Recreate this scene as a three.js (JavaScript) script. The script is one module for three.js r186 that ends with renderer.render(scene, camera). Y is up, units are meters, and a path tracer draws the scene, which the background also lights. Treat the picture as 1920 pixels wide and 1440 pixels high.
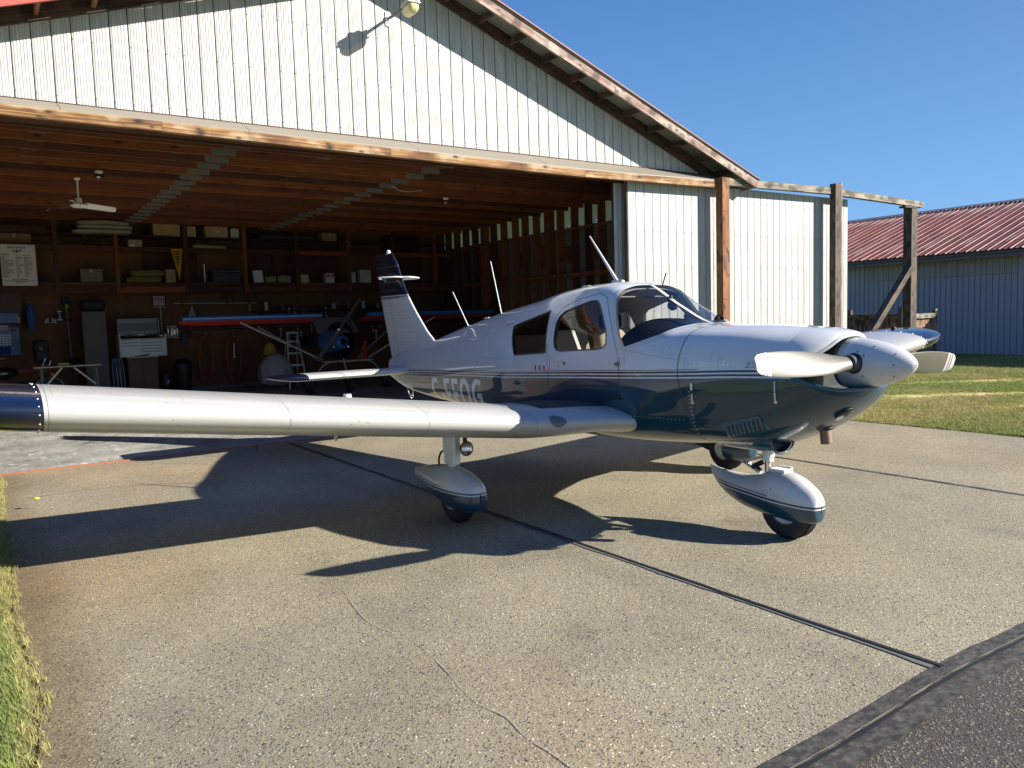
import * as THREE from 'three';
import { mergeGeometries } from 'three/addons/utils/BufferGeometryUtils.js';
import { RoundedBoxGeometry } from 'three/addons/geometries/RoundedBoxGeometry.js';

/* ---------- camera, sky, sun, exposure ---------- */
const W = 1024, H = 768;
const scene = new THREE.Scene();
const renderer = new THREE.WebGLRenderer({ antialias: true });
renderer.setSize(W, H);
renderer.toneMapping = THREE.LinearToneMapping;
renderer.toneMappingExposure = 2.3;
renderer.outputColorSpace = THREE.SRGBColorSpace;
renderer.shadowMap.enabled = true;
renderer.shadowMap.type = THREE.PCFSoftShadowMap;
document.body.appendChild(renderer.domElement);

const camera = new THREE.PerspectiveCamera(52.0, W / H, 0.1, 900);
{
  const yaw = 0.595684, pitch = 0.0840427, roll = -0.030338;
  const c = Math.cos(yaw), s = Math.sin(yaw), cp = Math.cos(pitch), sp = Math.sin(pitch), cr = Math.cos(roll), sr = Math.sin(roll);
  const r0 = [c, 0, -s], d0 = [0, -1, 0], f0 = [s, 0, c];
  const d1 = d0.map((v, i) => cp * v - sp * f0[i]), f1 = d0.map((v, i) => sp * v + cp * f0[i]);
  const R = r0.map((v, i) => cr * v - sr * d1[i]), D = r0.map((v, i) => sr * v + cr * d1[i]);
  const fl = v => new THREE.Vector3(v[0], v[1], -v[2]);
  const m = new THREE.Matrix4().makeBasis(fl(R), fl(D).negate(), fl(f1).negate());
  camera.quaternion.setFromRotationMatrix(m);
  camera.position.set(0, 1.53, 0);
}
scene.add(camera);

const SUN = new THREE.Vector3(1.47, 1, 1.47).normalize();
{ // clear blue sky, computed as a float equirectangular map
  const w = 1024, h = 512, data = new Float32Array(w * h * 4);
  const zen = [0.006, 0.048, 0.185], hor = [0.125, 0.265, 0.455], haze = [0.235, 0.32, 0.40];
  for (let j = 0; j < h; j++) {
    const e = ((j + 0.5) / h - 0.5) * Math.PI, y = Math.sin(e), q = Math.cos(e);
    for (let i = 0; i < w; i++) {
      const a = ((i + 0.5) / w - 0.5) * 2 * Math.PI;
      const cg = Math.cos(a) * q * SUN.x + y * SUN.y + Math.sin(a) * q * SUN.z;
      const t = Math.pow(1 - Math.max(0, y), 2.7), hz = Math.pow(1 - Math.max(0, y), 16) * 0.25;
      const glow = 0.12 * Math.exp(-(1 - cg) * 5) + 0.03 * cg * cg;
      for (let k = 0; k < 3; k++) {
        let v = zen[k] + (hor[k] - zen[k]) * t;
        v = v + (haze[k] - v) * hz;
        v += glow * [1, 0.95, 0.86][k] * 0.8;
        if (y < 0) v = [0.10, 0.095, 0.075][k];
        data[(j * w + i) * 4 + k] = v;
      }
      data[(j * w + i) * 4 + 3] = 1;
    }
  }
  const t = new THREE.DataTexture(data, w, h, THREE.RGBAFormat, THREE.FloatType);
  t.mapping = THREE.EquirectangularReflectionMapping; t.magFilter = THREE.LinearFilter; t.minFilter = THREE.LinearFilter; t.needsUpdate = true;
  scene.background = t; scene.environment = t;
}
const sun = new THREE.DirectionalLight(new THREE.Color().setRGB(1.0, 0.94, 0.84), 5.0);
sun.position.copy(SUN).multiplyScalar(60).add(new THREE.Vector3(6, 0, -8));
sun.target.position.set(6, 0, -8);
sun.castShadow = true; sun.shadow.mapSize.set(4096, 4096);
Object.assign(sun.shadow.camera, { left: -30, right: 30, top: 25, bottom: -25, near: 1, far: 140 });
scene.add(sun, sun.target);

/* ---------- helpers ---------- */
function rng(seed) { let a = seed >>> 0; return () => { a = (a + 0x6D2B79F5) >>> 0; let t = a; t = Math.imul(t ^ (t >>> 15), t | 1); t ^= t + Math.imul(t ^ (t >>> 7), t | 61); return ((t ^ (t >>> 14)) >>> 0) / 4294967296; }; }
const rnd = rng(20240);
const RR = (a, b) => a + (b - a) * rnd();
const clamp = (x, a, b) => Math.min(b, Math.max(a, x)), lerp = (a, b, t) => a + (b - a) * t;
const sstep = (a, b, x) => { const t = clamp((x - a) / (b - a), 0, 1); return t * t * (3 - 2 * t); };
const v3 = (x, y, z) => new THREE.Vector3(x, y, z);
function hash(i, j, s) { let h = Math.imul(i, 374761393) + Math.imul(j, 668265263) + Math.imul(s, 1274126177); h = Math.imul(h ^ (h >>> 13), 1274126177); return ((h ^ (h >>> 16)) >>> 0) / 4294967296; }
function pnoise(x, y, px, py, s) { // periodic value noise
  const i = Math.floor(x), j = Math.floor(y); let u = x - i, v = y - j; u = u * u * (3 - 2 * u); v = v * v * (3 - 2 * v);
  const m = (a, p) => p ? ((a % p) + p) % p : a;
  const a = hash(m(i, px), m(j, py), s), b = hash(m(i + 1, px), m(j, py), s), c = hash(m(i, px), m(j + 1, py), s), d = hash(m(i + 1, px), m(j + 1, py), s);
  return a + (b - a) * u + (c - a) * v + (a - b - c + d) * u * v;
}
const fbm = (x, y, s, o = 4) => { let r = 0, a = 0.5, t = 0; for (let k = 0; k < o; k++) { r += a * pnoise(x, y, 0, 0, s + k); t += a; a *= 0.5; x *= 2.03; y *= 2.03; } return r / t; };
function dataTex(w, h, fn, srgb = true, aniso = 8) {
  const d = new Uint8Array(w * h * 4), o = [0, 0, 0];
  for (let j = 0; j < h; j++) for (let i = 0; i < w; i++) { fn(i, j, o); const k = (j * w + i) * 4; d[k] = clamp(o[0], 0, 255); d[k + 1] = clamp(o[1], 0, 255); d[k + 2] = clamp(o[2], 0, 255); d[k + 3] = 255; }
  return finish(new THREE.DataTexture(d, w, h, THREE.RGBAFormat), srgb);
}
function finish(t, srgb) { t.wrapS = t.wrapT = THREE.RepeatWrapping; t.magFilter = THREE.LinearFilter; t.minFilter = THREE.LinearMipmapLinearFilter; t.generateMipmaps = true; if (srgb) t.colorSpace = THREE.SRGBColorSpace; t.needsUpdate = true; return t; }
function canvasTex(w, h, draw, srgb = true) {
  const c = document.createElement('canvas'); c.width = w; c.height = h; const g = c.getContext('2d'); draw(g, w, h);
  const t = new THREE.CanvasTexture(c); t.magFilter = THREE.LinearFilter; if (srgb) t.colorSpace = THREE.SRGBColorSpace; t.needsUpdate = true; return t;
}
const std = (o) => new THREE.MeshStandardMaterial({ roughness: 0.8, metalness: 0, ...o });
const phy = (o) => new THREE.MeshPhysicalMaterial({ roughness: 0.5, metalness: 0, ...o });
const lin = (r, g, b) => new THREE.Color().setRGB(r, g, b);

const used = new Map();
function numbered(n) { const k = used.get(n) ?? 0; used.set(n, k + 1); return k ? n + '_' + String(k).padStart(3, '0') : n; }
function tag(o, label, category, group) { o.userData.label = label; o.userData.category = category; if (group) o.userData.group = group; return o; }
function thing(name, label, category, pos = [0, 0, 0], ry = 0, group) { const o = new THREE.Group(); o.name = numbered(name); o.position.set(...pos); o.rotation.y = ry; tag(o, label, category, group); scene.add(o); return o; }
function mesh(name, geo, mat, parent, pos) { const m = new THREE.Mesh(Array.isArray(geo) ? (geo.length > 1 ? merge(geo) : geo[0]) : geo, mat); m.name = parent === scene ? numbered(name) : name; m.castShadow = m.receiveShadow = true; if (pos) m.position.set(...pos); parent.add(m); return m; }
function struct(name, geo, mat) { const m = mesh(name, geo, mat, scene); m.userData.kind = 'structure'; return m; }
function grp(name, parent, pos) { const g = new THREE.Group(); g.name = name; if (pos) g.position.set(...pos); parent.add(g); return g; }
function merge(list) { const a = list.map(g => { let q = g.index ? g.toNonIndexed() : g; for (const k of Object.keys(q.attributes)) if (!['position', 'normal', 'uv'].includes(k)) q.deleteAttribute(k); if (!q.attributes.uv) q.setAttribute('uv', new THREE.BufferAttribute(new Float32Array(q.attributes.position.count * 2), 2)); return q; }); return mergeGeometries(a); }
const T = (g, x = 0, y = 0, z = 0) => g.translate(x, y, z);
// a box whose uv are in metres, grain along its longest side
function box(w, h, d, x = 0, y = 0, z = 0) {
  const g = new THREE.BoxGeometry(w, h, d), p = g.attributes.position, n = g.attributes.normal, uv = g.attributes.uv;
  const dims = [w, h, d], L = dims.indexOf(Math.max(...dims)), o1 = rnd() * 7, o2 = rnd() * 3;
  for (let i = 0; i < p.count; i++) {
    const q = [p.getX(i), p.getY(i), p.getZ(i)], nn = [Math.abs(n.getX(i)), Math.abs(n.getY(i)), Math.abs(n.getZ(i))], ax = nn.indexOf(Math.max(...nn));
    const oth = [0, 1, 2].filter(k => k !== ax);
    let u = oth.includes(L) ? L : oth[0], v = oth.find(k => k !== u);
    uv.setXY(i, q[u] + o1, q[v] + o2 + ax * 0.37);
  }
  return g.translate(x, y, z);
}
function rbox(w, h, d, r, x = 0, y = 0, z = 0, s = 2) { return new RoundedBoxGeometry(w, h, d, s, Math.min(r, w / 2.01, h / 2.01, d / 2.01)).translate(x, y, z); }
function cyl(r0, r1, h, seg = 20, open = false) { return new THREE.CylinderGeometry(r0, r1, h, seg, 1, open); }
function rod(a, b, r, seg = 10, r2 = r) { const A = v3(...a), B = v3(...b), d = B.clone().sub(A), g = cyl(r2, r, d.length(), seg); g.applyQuaternion(new THREE.Quaternion().setFromUnitVectors(v3(0, 1, 0), d.clone().normalize())); return g.translate((a[0] + b[0]) / 2, (a[1] + b[1]) / 2, (a[2] + b[2]) / 2); }
function beam(a, b, w, h) { const A = v3(...a), B = v3(...b), d = B.clone().sub(A), g = box(d.length(), h, w); const m = new THREE.Matrix4(), X = d.clone().normalize(), up = Math.abs(X.y) > 0.95 ? v3(0, 0, 1) : v3(0, 1, 0), Z = X.clone().cross(up).normalize(), Y = Z.clone().cross(X); m.makeBasis(X, Y, Z); g.applyMatrix4(m); return g.translate((a[0] + b[0]) / 2, (a[1] + b[1]) / 2, (a[2] + b[2]) / 2); }
function tube(pts, r, seg = 40, rs = 8, closed = false) { return new THREE.TubeGeometry(new THREE.CatmullRomCurve3(pts.map(p => v3(...p)), closed, 'centripetal'), seg, r, rs, closed); }
const lathe = (pts, seg = 32) => new THREE.LatheGeometry(pts.map(p => new THREE.Vector2(p[0], p[1])), seg);
function sheet(pts, y, tex = 1) { // flat polygon on the ground, pts as [x, d]
  const sh = new THREE.Shape(pts.map(p => new THREE.Vector2(p[0], p[1]))), g = new THREE.ShapeGeometry(sh);
  const p = g.attributes.position; for (let i = 0; i < p.count; i++) p.setXYZ(i, p.getX(i), y, -p.getY(i));
  g.computeVertexNormals(); return g;
}
// parametric sheet over a grid, clipped where f(u,v) < 0
function surf(P, u0, u1, nu, v0, v1, nv, o = {}) {
  const N = (nu + 1) * (nv + 1), pos = new Float32Array(N * 3), nor = new Float32Array(N * 3), uv = new Float32Array(N * 2), f = o.f ? new Float32Array(N) : null;
  const us = o.us || Array.from({ length: nu + 1 }, (_, i) => lerp(u0, u1, i / nu));
  const Q = [];
  for (let i = 0; i <= nu; i++) for (let j = 0; j <= nv; j++) Q.push(P(us[i], lerp(v0, v1, j / nv)));
  const id = (i, j) => i * (nv + 1) + j;
  for (let i = 0; i <= nu; i++) for (let j = 0; j <= nv; j++) {
    const k = id(i, j), q = Q[k];
    let a = Q[id(Math.min(i + 1, nu), j)], b = Q[id(Math.max(i - 1, 0), j)], c = Q[id(i, o.wrap ? (j + 1 > nv ? 1 : j + 1) : Math.min(j + 1, nv))], d = Q[id(i, o.wrap ? (j < 1 ? nv - 1 : j - 1) : Math.max(j - 1, 0))];
    const n = a.clone().sub(b).cross(c.clone().sub(d)); if (o.flip) n.negate();
    if (n.lengthSq() < 1e-16) n.set(...(o.pole || [0, 1, 0])); n.normalize();
    if (o.off) q.addScaledVector(n, 0);
    nor.set([n.x, n.y, n.z], k * 3); pos.set([q.x, q.y, q.z], k * 3);
  }
  if (o.off) for (let k = 0; k < N * 3; k++) pos[k] += nor[k] * o.off;
  for (let i = 0; i <= nu; i++) for (let j = 0; j <= nv; j++) {
    const k = id(i, j), t = o.uv ? o.uv(us[i], lerp(v0, v1, j / nv), Q[k]) : [us[i], lerp(v0, v1, j / nv)];
    uv.set(t, k * 2); if (f) f[k] = o.f(us[i], lerp(v0, v1, j / nv), Q[k]);
  }
  const op = [], on = [], ou = [];
  const put = (A) => { op.push(A[0], A[1], A[2]); on.push(A[3], A[4], A[5]); ou.push(A[6], A[7]); };
  const V = (k) => [pos[k * 3], pos[k * 3 + 1], pos[k * 3 + 2], nor[k * 3], nor[k * 3 + 1], nor[k * 3 + 2], uv[k * 2], uv[k * 2 + 1], f ? f[k] : 1];
  const tri = (a, b, c) => {
    if (f && f[a] < 0 && f[b] < 0 && f[c] < 0) return;
    let poly = [V(a), V(b), V(c)];
    if (f && (f[a] < 0 || f[b] < 0 || f[c] < 0)) {
      const out = [];
      for (let i = 0; i < 3; i++) { const A = poly[i], B = poly[(i + 1) % 3]; if (A[8] >= 0) out.push(A); if ((A[8] >= 0) !== (B[8] >= 0)) { const t = A[8] / (A[8] - B[8]); out.push(A.map((x, m) => x + (B[m] - x) * t)); } }
      poly = out;
    }
    for (let i = 1; i + 1 < poly.length; i++) { const t = o.flip ? [poly[0], poly[i + 1], poly[i]] : [poly[0], poly[i], poly[i + 1]]; t.forEach(put); }
  };
  for (let i = 0; i < nu; i++) for (let j = 0; j < nv; j++) { const a = id(i, j), b = id(i + 1, j), c = id(i + 1, j + 1), d = id(i, j + 1); tri(a, b, c); tri(a, c, d); }
  const g = new THREE.BufferGeometry();
  g.setAttribute('position', new THREE.BufferAttribute(new Float32Array(op), 3)); g.setAttribute('normal', new THREE.BufferAttribute(new Float32Array(on), 3)); g.setAttribute('uv', new THREE.BufferAttribute(new Float32Array(ou), 2));
  return g;
}
function sdPoly(p, x, y) { // signed distance to polygon, negative inside
  let d = 1e9, s = 1;
  for (let i = 0, j = p.length - 1; i < p.length; j = i++) {
    const ex = p[j][0] - p[i][0], ey = p[j][1] - p[i][1], wx = x - p[i][0], wy = y - p[i][1], t = clamp((wx * ex + wy * ey) / (ex * ex + ey * ey), 0, 1);
    d = Math.min(d, (wx - ex * t) ** 2 + (wy - ey * t) ** 2);
    const c1 = y >= p[i][1], c2 = y < p[j][1], c3 = ex * wy > ey * wx; if ((c1 && c2 && c3) || (!c1 && !c2 && !c3)) s = -s;
  }
  return s * Math.sqrt(d);
}
// piecewise cubic through sorted knots [x, y]
function curve(K) { const n = K.length, m = K.map((k, i) => i === 0 ? (K[1][1] - k[1]) / (K[1][0] - k[0]) : i === n - 1 ? (k[1] - K[i - 1][1]) / (k[0] - K[i - 1][0]) : (K[i + 1][1] - K[i - 1][1]) / (K[i + 1][0] - K[i - 1][0]));
  return x => { x = clamp(x, K[0][0], K[n - 1][0]); let i = 0; while (i < n - 2 && x > K[i + 1][0]) i++; const h = K[i + 1][0] - K[i][0], s = (x - K[i][0]) / h; return (2 * s ** 3 - 3 * s * s + 1) * K[i][1] + (s ** 3 - 2 * s * s + s) * h * m[i] + (3 * s * s - 2 * s ** 3) * K[i + 1][1] + (s ** 3 - s * s) * h * m[i + 1]; }; }

/* ---------- textures and materials ---------- */
function woodTex(seed, dark, light, o = {}) { // 1.6 m along u, 0.4 m along v
  const r = rng(seed), kn = Array.from({ length: o.knots ?? 5 }, () => [r() * 512, r() * 128, 3 + r() * 5]);
  return dataTex(512, 128, (i, j, out) => {
    let bend = 0, k = 0;
    for (const q of kn) { const dx = ((i - q[0] + 768) % 512) - 256, dy = ((j - q[1] + 192) % 128) - 64, e = Math.hypot(dx / 2.2, dy) / q[2]; if (e < 4) { bend += Math.exp(-e) * dy * 0.5; k = Math.max(k, Math.exp(-e * e)); } }
    const y = j + bend, a = pnoise(i / 128, y / 4, 4, 32, seed), b = pnoise(i / 64, y / 1.6, 8, 80, seed + 1), c = pnoise(i / 128, y / 32, 4, 4, seed + 2), e = pnoise(i / 32, y / 16, 16, 8, seed + 3);
    let t = 0.35 * a + 0.25 * b + 0.3 * c + 0.1 * e; t = clamp((t - 0.5) * (o.contrast ?? 1.8) + 0.55, 0, 1);
    const stain = o.stain ? sstep(0.58, 0.8, pnoise(i / 48, j / 22, Math.ceil(512 / 48), Math.ceil(128 / 22), seed + 9)) * o.stain : 0;
    const grey = o.grey ? sstep(0.45, 0.75, c * 0.6 + e * 0.4) * o.grey : 0;
    for (let q = 0; q < 3; q++) { let v = dark[q] + (light[q] - dark[q]) * t; v = v + ([165, 158, 145][q] - v) * grey; v *= (1 - 0.65 * k) * (1 - stain); out[q] = v; }
  });
}
const TW = (tex, o = {}) => { tex.repeat.set(0.62, 2.4); return std({ map: tex, roughness: 0.82, ...o }); };
const M = {};
M.fir = [0, 1, 2, 3].map(i => TW(woodTex(11 + i * 7, [100 - i * 15, 52 - i * 8, 24 - i * 2], [140 - i * 17, 82 - i * 11, 41 - i * 4], { knots: 3, contrast: 1.3 })));
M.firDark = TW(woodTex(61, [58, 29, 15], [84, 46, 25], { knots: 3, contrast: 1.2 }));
M.header = [0, 1].map(i => TW(woodTex(81 + i, [92, 58, 30], [164, 128, 84], { knots: 9, stain: 0.12, grey: 0.45, contrast: 2.6 })));
M.greyWood = TW(woodTex(91, [92, 84, 73], [150, 141, 126], { knots: 4, stain: 0.35, contrast: 2.2 }));
M.darkWood = TW(woodTex(95, [58, 48, 40], [104, 90, 76], { knots: 4, stain: 0.3 }));
M.brownWood = TW(woodTex(97, [92, 58, 34], [150, 102, 64], { knots: 5, stain: 0.35 }));
M.rakeWood = TW(woodTex(99, [48, 34, 27], [92, 68, 54], { knots: 5, stain: 0.3 }));
M.fasciaWood = TW(woodTex(103, [112, 84, 74], [164, 148, 136], { knots: 3, stain: 0.3, grey: 0.7, contrast: 3 }));
M.fenceWood = [0, 1].map(i => TW(woodTex(107 + i, [94, 66, 48], [168, 132, 104], { knots: 4, stain: 0.45, contrast: 2.6 })));
M.ply = TW(woodTex(111, [92, 58, 32], [112, 74, 42], { knots: 0, contrast: 1 }));
M.redFascia = std({ color: lin(0.42, 0.07, 0.05), roughness: 0.6 });
function dirtyTex(seed, base, amt, streak = 1) { return dataTex(512, 512, (i, j, o) => { const a = pnoise(i / 8, j / 128, 64, 4, seed) * 0.5 * streak + pnoise(i / 64, j / 64, 8, 8, seed + 1) * 0.3 + pnoise(i / 16, j / 16, 32, 32, seed + 2) * 0.2 + pnoise(i / 3, j / 3, 171, 171, seed + 3) * 0.15; const t = 1 - amt * clamp(a * 1.5 - 0.35, 0, 1); for (let k = 0; k < 3; k++) o[k] = base[k] * t - (1 - t) * k * 14; }); }
const dt = dirtyTex(201, [186, 189, 187], 0.15); dt.repeat.set(1.3, 0.6);
M.siding = std({ map: dt, roughness: 0.5, metalness: 0.0 });
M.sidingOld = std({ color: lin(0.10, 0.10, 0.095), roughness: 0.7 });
M.beige = std({ color: lin(0.22, 0.195, 0.155), roughness: 0.6 });
M.black = std({ color: lin(0.012, 0.012, 0.013), roughness: 0.6 });
M.gap = std({ color: lin(0.03, 0.03, 0.032), roughness: 0.9 });
M.rubber = std({ color: lin(0.018, 0.018, 0.019), roughness: 0.75 });
M.galv = std({ color: lin(0.17, 0.185, 0.18), roughness: 0.6, metalness: 0.4 });
M.steel = std({ color: lin(0.45, 0.45, 0.45), roughness: 0.3, metalness: 0.9 });
M.chrome = std({ color: lin(0.8, 0.8, 0.8), roughness: 0.06, metalness: 1 });
M.alu = std({ color: lin(0.62, 0.62, 0.62), roughness: 0.35, metalness: 0.85 });
M.clerestory = phy({ color: lin(0.66, 0.76, 0.86), roughness: 1, transmission: 0.4, thickness: 0 });
M.whiteMat = std({ color: lin(0.72, 0.72, 0.68), roughness: 0.5 });
M.creamMat = std({ color: lin(0.55, 0.48, 0.36), roughness: 0.7 });
M.glass = phy({ color: lin(0.93, 0.95, 0.95), roughness: 0.02, transmission: 1, thickness: 0, ior: 1.36 });
M.tinted = phy({ color: lin(0.62, 0.64, 0.64), roughness: 0.02, transmission: 1, thickness: 0, ior: 1.5 });
M.rearGlass = phy({ color: lin(0.4, 0.4, 0.4), roughness: 0.03, transmission: 1, thickness: 0, ior: 1.5 });
const paintBump = dataTex(256, 256, (i, j, o) => { o[0] = o[1] = o[2] = 128 + 90 * (pnoise(i / 32, j / 32, 8, 8, 5) - 0.5) + 40 * (pnoise(i / 8, j / 8, 32, 32, 6) - 0.5); }, false);
M.white = phy({ color: lin(0.55, 0.55, 0.54), roughness: 0.36, clearcoat: 0.6, clearcoatRoughness: 0.12 });
M.teal = phy({ color: lin(0.005, 0.07, 0.115), roughness: 0.35, clearcoat: 1, clearcoatRoughness: 0.02, specularIntensity: 0.4 });
M.navy = phy({ color: lin(0.003, 0.008, 0.026), roughness: 0.3, clearcoat: 1, clearcoatRoughness: 0.03 });

/* ---------- ground ---------- */
function aggregate(seed, S, metres, n, rmin, rmax, base, pal) { // exposed pebbles; colour and height
  const r = rng(seed), c = new Float32Array(S * S * 3), hgt = new Float32Array(S * S);
  for (let k = 0; k < S * S; k++) { const q = 0.85 + 0.3 * r(); c[k * 3] = base[0] * q; c[k * 3 + 1] = base[1] * q; c[k * 3 + 2] = base[2] * q; }
  for (let m = 0; m < n; m++) {
    const x = r() * S, y = r() * S, a = rmin + (rmax - rmin) * r() * r(), b = a * (0.55 + 0.45 * r()), th = r() * 3.14, ct = Math.cos(th), st = Math.sin(th), p = pal[Math.floor(r() * pal.length)], g = 0.8 + 0.4 * r(), R = Math.ceil(a);
    for (let dy = -R; dy <= R; dy++) for (let dx = -R; dx <= R; dx++) {
      const u = (dx * ct + dy * st) / a, w = (-dx * st + dy * ct) / b, d = u * u + w * w; if (d > 1) continue;
      const k = ((Math.floor(y + dy + S) % S) * S + (Math.floor(x + dx + S) % S)), z = Math.sqrt(1 - d), sh = 0.62 + 0.38 * z; hgt[k] = z * Math.min(1, b / 4);
      c[k * 3] = p[0] * g * sh; c[k * 3 + 1] = p[1] * g * sh; c[k * 3 + 2] = p[2] * g * sh;
    }
  }
  const map = dataTex(S, S, (i, j, o) => { const k = j * S + i; o[0] = c[k * 3]; o[1] = c[k * 3 + 1]; o[2] = c[k * 3 + 2]; });
  const bump = dataTex(S, S, (i, j, o) => { o[0] = o[1] = o[2] = 255 * hgt[j * S + i]; }, false);
  map.repeat.set(1 / metres, 1 / metres); bump.repeat.set(1 / metres, 1 / metres);
  return { map, bump };
}
const AG = aggregate(7, 1536, 2.9, 130000, 1.0, 3.7, [146, 135, 108], [[178, 165, 132], [166, 152, 120], [190, 178, 148], [150, 136, 106], [124, 113, 96], [106, 98, 86], [70, 65, 60], [162, 142, 110], [174, 162, 138], [140, 129, 106], [214, 204, 178], [98, 90, 76], [156, 146, 118]]);
const AS = aggregate(8, 1024, 2.0, 52000, 1.2, 4.2, [70, 64, 57], [[110, 102, 90], [84, 77, 68], [134, 124, 108], [60, 56, 51], [156, 144, 124], [94, 84, 74], [118, 107, 92]]);
M.apron = std({ map: AG.map, bumpMap: AG.bump, bumpScale: 0.003, roughness: 0.88, vertexColors: true });
M.asphalt = std({ map: AS.map, bumpMap: AS.bump, bumpScale: 0.004, roughness: 0.9, vertexColors: true });
function groundGrid(x0, x1, d0, d1, step, y, col, keep) {
  const nx = Math.round((x1 - x0) / step), nd = Math.round((d1 - d0) / step), g = new THREE.PlaneGeometry(x1 - x0, d1 - d0, nx, nd);
  g.rotateX(-Math.PI / 2); g.translate((x0 + x1) / 2, y, -(d0 + d1) / 2);
  const p = g.attributes.position, uv = g.attributes.uv, c = new Float32Array(p.count * 3);
  for (let i = 0; i < p.count; i++) { const x = p.getX(i), d = -p.getZ(i); uv.setXY(i, x, d); const q = col(x, d, i, p); c[i * 3] = q[0]; c[i * 3 + 1] = q[1]; c[i * 3 + 2] = q[2]; }
  g.setAttribute('color', new THREE.BufferAttribute(c, 3)); g.computeVertexNormals(); return g;
}
// field: one sheet to the horizon, with worn tracks near the apron
const grassTex = dataTex(1024, 1024, (i, j, o) => {
  const a = pnoise(i / 5, j / 5, 205, 205, 31), b = pnoise(i / 40, j / 40, 26, 26, 32), c = pnoise(i / 2, j / 2, 512, 512, 33), e = pnoise(i / 128, j / 128, 8, 8, 34), t = 0.35 * a + 0.35 * c + 0.3 * b, dry = sstep(0.45, 0.7, 0.55 * b + 0.45 * e);
  const gr = [92 + 80 * t, 112 + 78 * t, 36 + 40 * t], dr = [140 + 70 * t, 130 + 66 * t, 76 + 50 * t];
  for (let k = 0; k < 3; k++) o[k] = gr[k] + (dr[k] - gr[k]) * dry * 0.75;
});
grassTex.repeat.set(1 / 4, 1 / 4);
M.field = std({ map: grassTex, roughness: 0.95, vertexColors: true });
const trackAt = (x, d) => { // bare wheel tracks that run along the front of the neighbouring building
  const w = (x - 9.8) , m = d + 0.62 * (x - 14) + 0.5 * (fbm(x * 0.3, d * 0.3, 5) - 0.5);
  let t = 0; for (const q of [4.4, 6.6, 9.3]) t = Math.max(t, 1 - sstep(0.16, 0.62, Math.abs(m - q) + 0.5 * (fbm(x * 0.8, d * 0.8, 41) - 0.5)));
  return t * sstep(0.8, 2.2, w) * (0.5 + 0.5 * sstep(0.35, 0.6, fbm(x * 0.5, d * 0.5, 77)));
};
{
  const near = groundGrid(-12, 44, -6, 22, 0.2, -0.02, (x, d, i, p) => { const t = trackAt(x, d), n = 0.8 + 0.4 * fbm(x * 0.7, d * 0.7, 51), r = [0.95 * n, 0.95 * n, 0.95 * n]; p.setY(i, -0.02 + 0.012 * fbm(x, d, 3)); return [lerp(r[0], 1.35, t), lerp(r[1], 1.05, t), lerp(r[2], 1.9, t)]; });
  struct('grass_field', near, M.field);
  const far = new THREE.PlaneGeometry(1600, 1600); far.rotateX(-Math.PI / 2); far.translate(0, -0.06, 0);
  const uv = far.attributes.uv, p = far.attributes.position; for (let i = 0; i < 4; i++) uv.setXY(i, p.getX(i), p.getZ(i));
  far.setAttribute('color', new THREE.BufferAttribute(new Float32Array(12).fill(0.9), 3));
  struct('ground', far, M.field);
}
const leftEdge = d => 0.10 + 0.07 * (fbm(d * 0.9, 1.7, 61) - 0.5) * 2 + 0.02 * Math.sin(d * 2.1) + 0.05 * -sstep(3.8, 2.8, d);
{
  const col = (x, d) => {
    let n = 0.94 + 0.46 * (fbm(x * 0.55, d * 0.55, 71) - 0.5) + 0.30 * (fbm(x * 2.2, d * 2.2, 73) - 0.5);
    let w = sstep(0.55, 0.75, fbm(x * 0.35 + 4, d * 0.35, 79)) * 0.12; // warmer stains
    const e = sstep(0.42, 0.12, x - 0.02 + 0.22 * (fbm(x * 3, d * 1.3, 83) - 0.5)); // soil washed over the edge
    n *= 1 - 0.12 * sstep(8.8, 9.7, x);
    n *= 1 - 0.14 * sstep(0.60, 0.72, fbm(x * 1.7 + 9, d * 1.7, 131)) * sstep(0.45, 0.62, fbm(x * 0.4, d * 0.4 + 3, 133)); // oil and water marks
    for (const [sx, sd, r] of [[4.35, 3.25, 0.10], [4.5, 3.7, 0.16], [4.2, 4.1, 0.08], [2.3, 2.9, 0.12], [5.6, 2.4, 0.2], [1.1, 5.1, 0.1], [6.1, 3.4, 0.12]]) { const q = Math.hypot(x - sx, (d - sd) * 0.8) / r + 0.7 * (fbm(x * 6, d * 6, 137) - 0.5); n *= 1 - 0.16 * sstep(1.1, 0.5, q); }
    n *= 1 - 0.10 * sstep(0.16, 0.05, Math.abs(x - 2.93 - 0.1 * Math.sin(d * 0.6))) * sstep(0.4, 0.6, fbm(x, d * 0.8, 139));
    return [0.97 * n * (1 + w) * lerp(1, 0.72, e), n * lerp(1, 0.66, e), 1.08 * n * (1 - w) * lerp(1, 0.54, e)];
  };
  const g = groundGrid(0, 9.75, 1.5, 10.06, 0.09, 0, col);
  // ragged left and right edges
  const p = g.attributes.position; for (let i = 0; i < p.count; i++) { const d = -p.getZ(i); if (p.getX(i) < 0.02) p.setX(i, leftEdge(d) - 0.02); if (p.getX(i) > 9.72) p.setX(i, 9.72 + 0.10 * (fbm(d * 1.3, 5, 91) - 0.5) + 0.02 * (5 - d) * 0.5); }
  struct('apron', g, M.apron);
  struct('taxiway', groundGrid(-10, 24, -8, 1.5, 0.25, -0.003, (x, d) => { const n = 0.85 + 0.3 * (fbm(x, d, 95) - 0.5); return [n, n, n]; }), M.asphalt);
}
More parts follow.
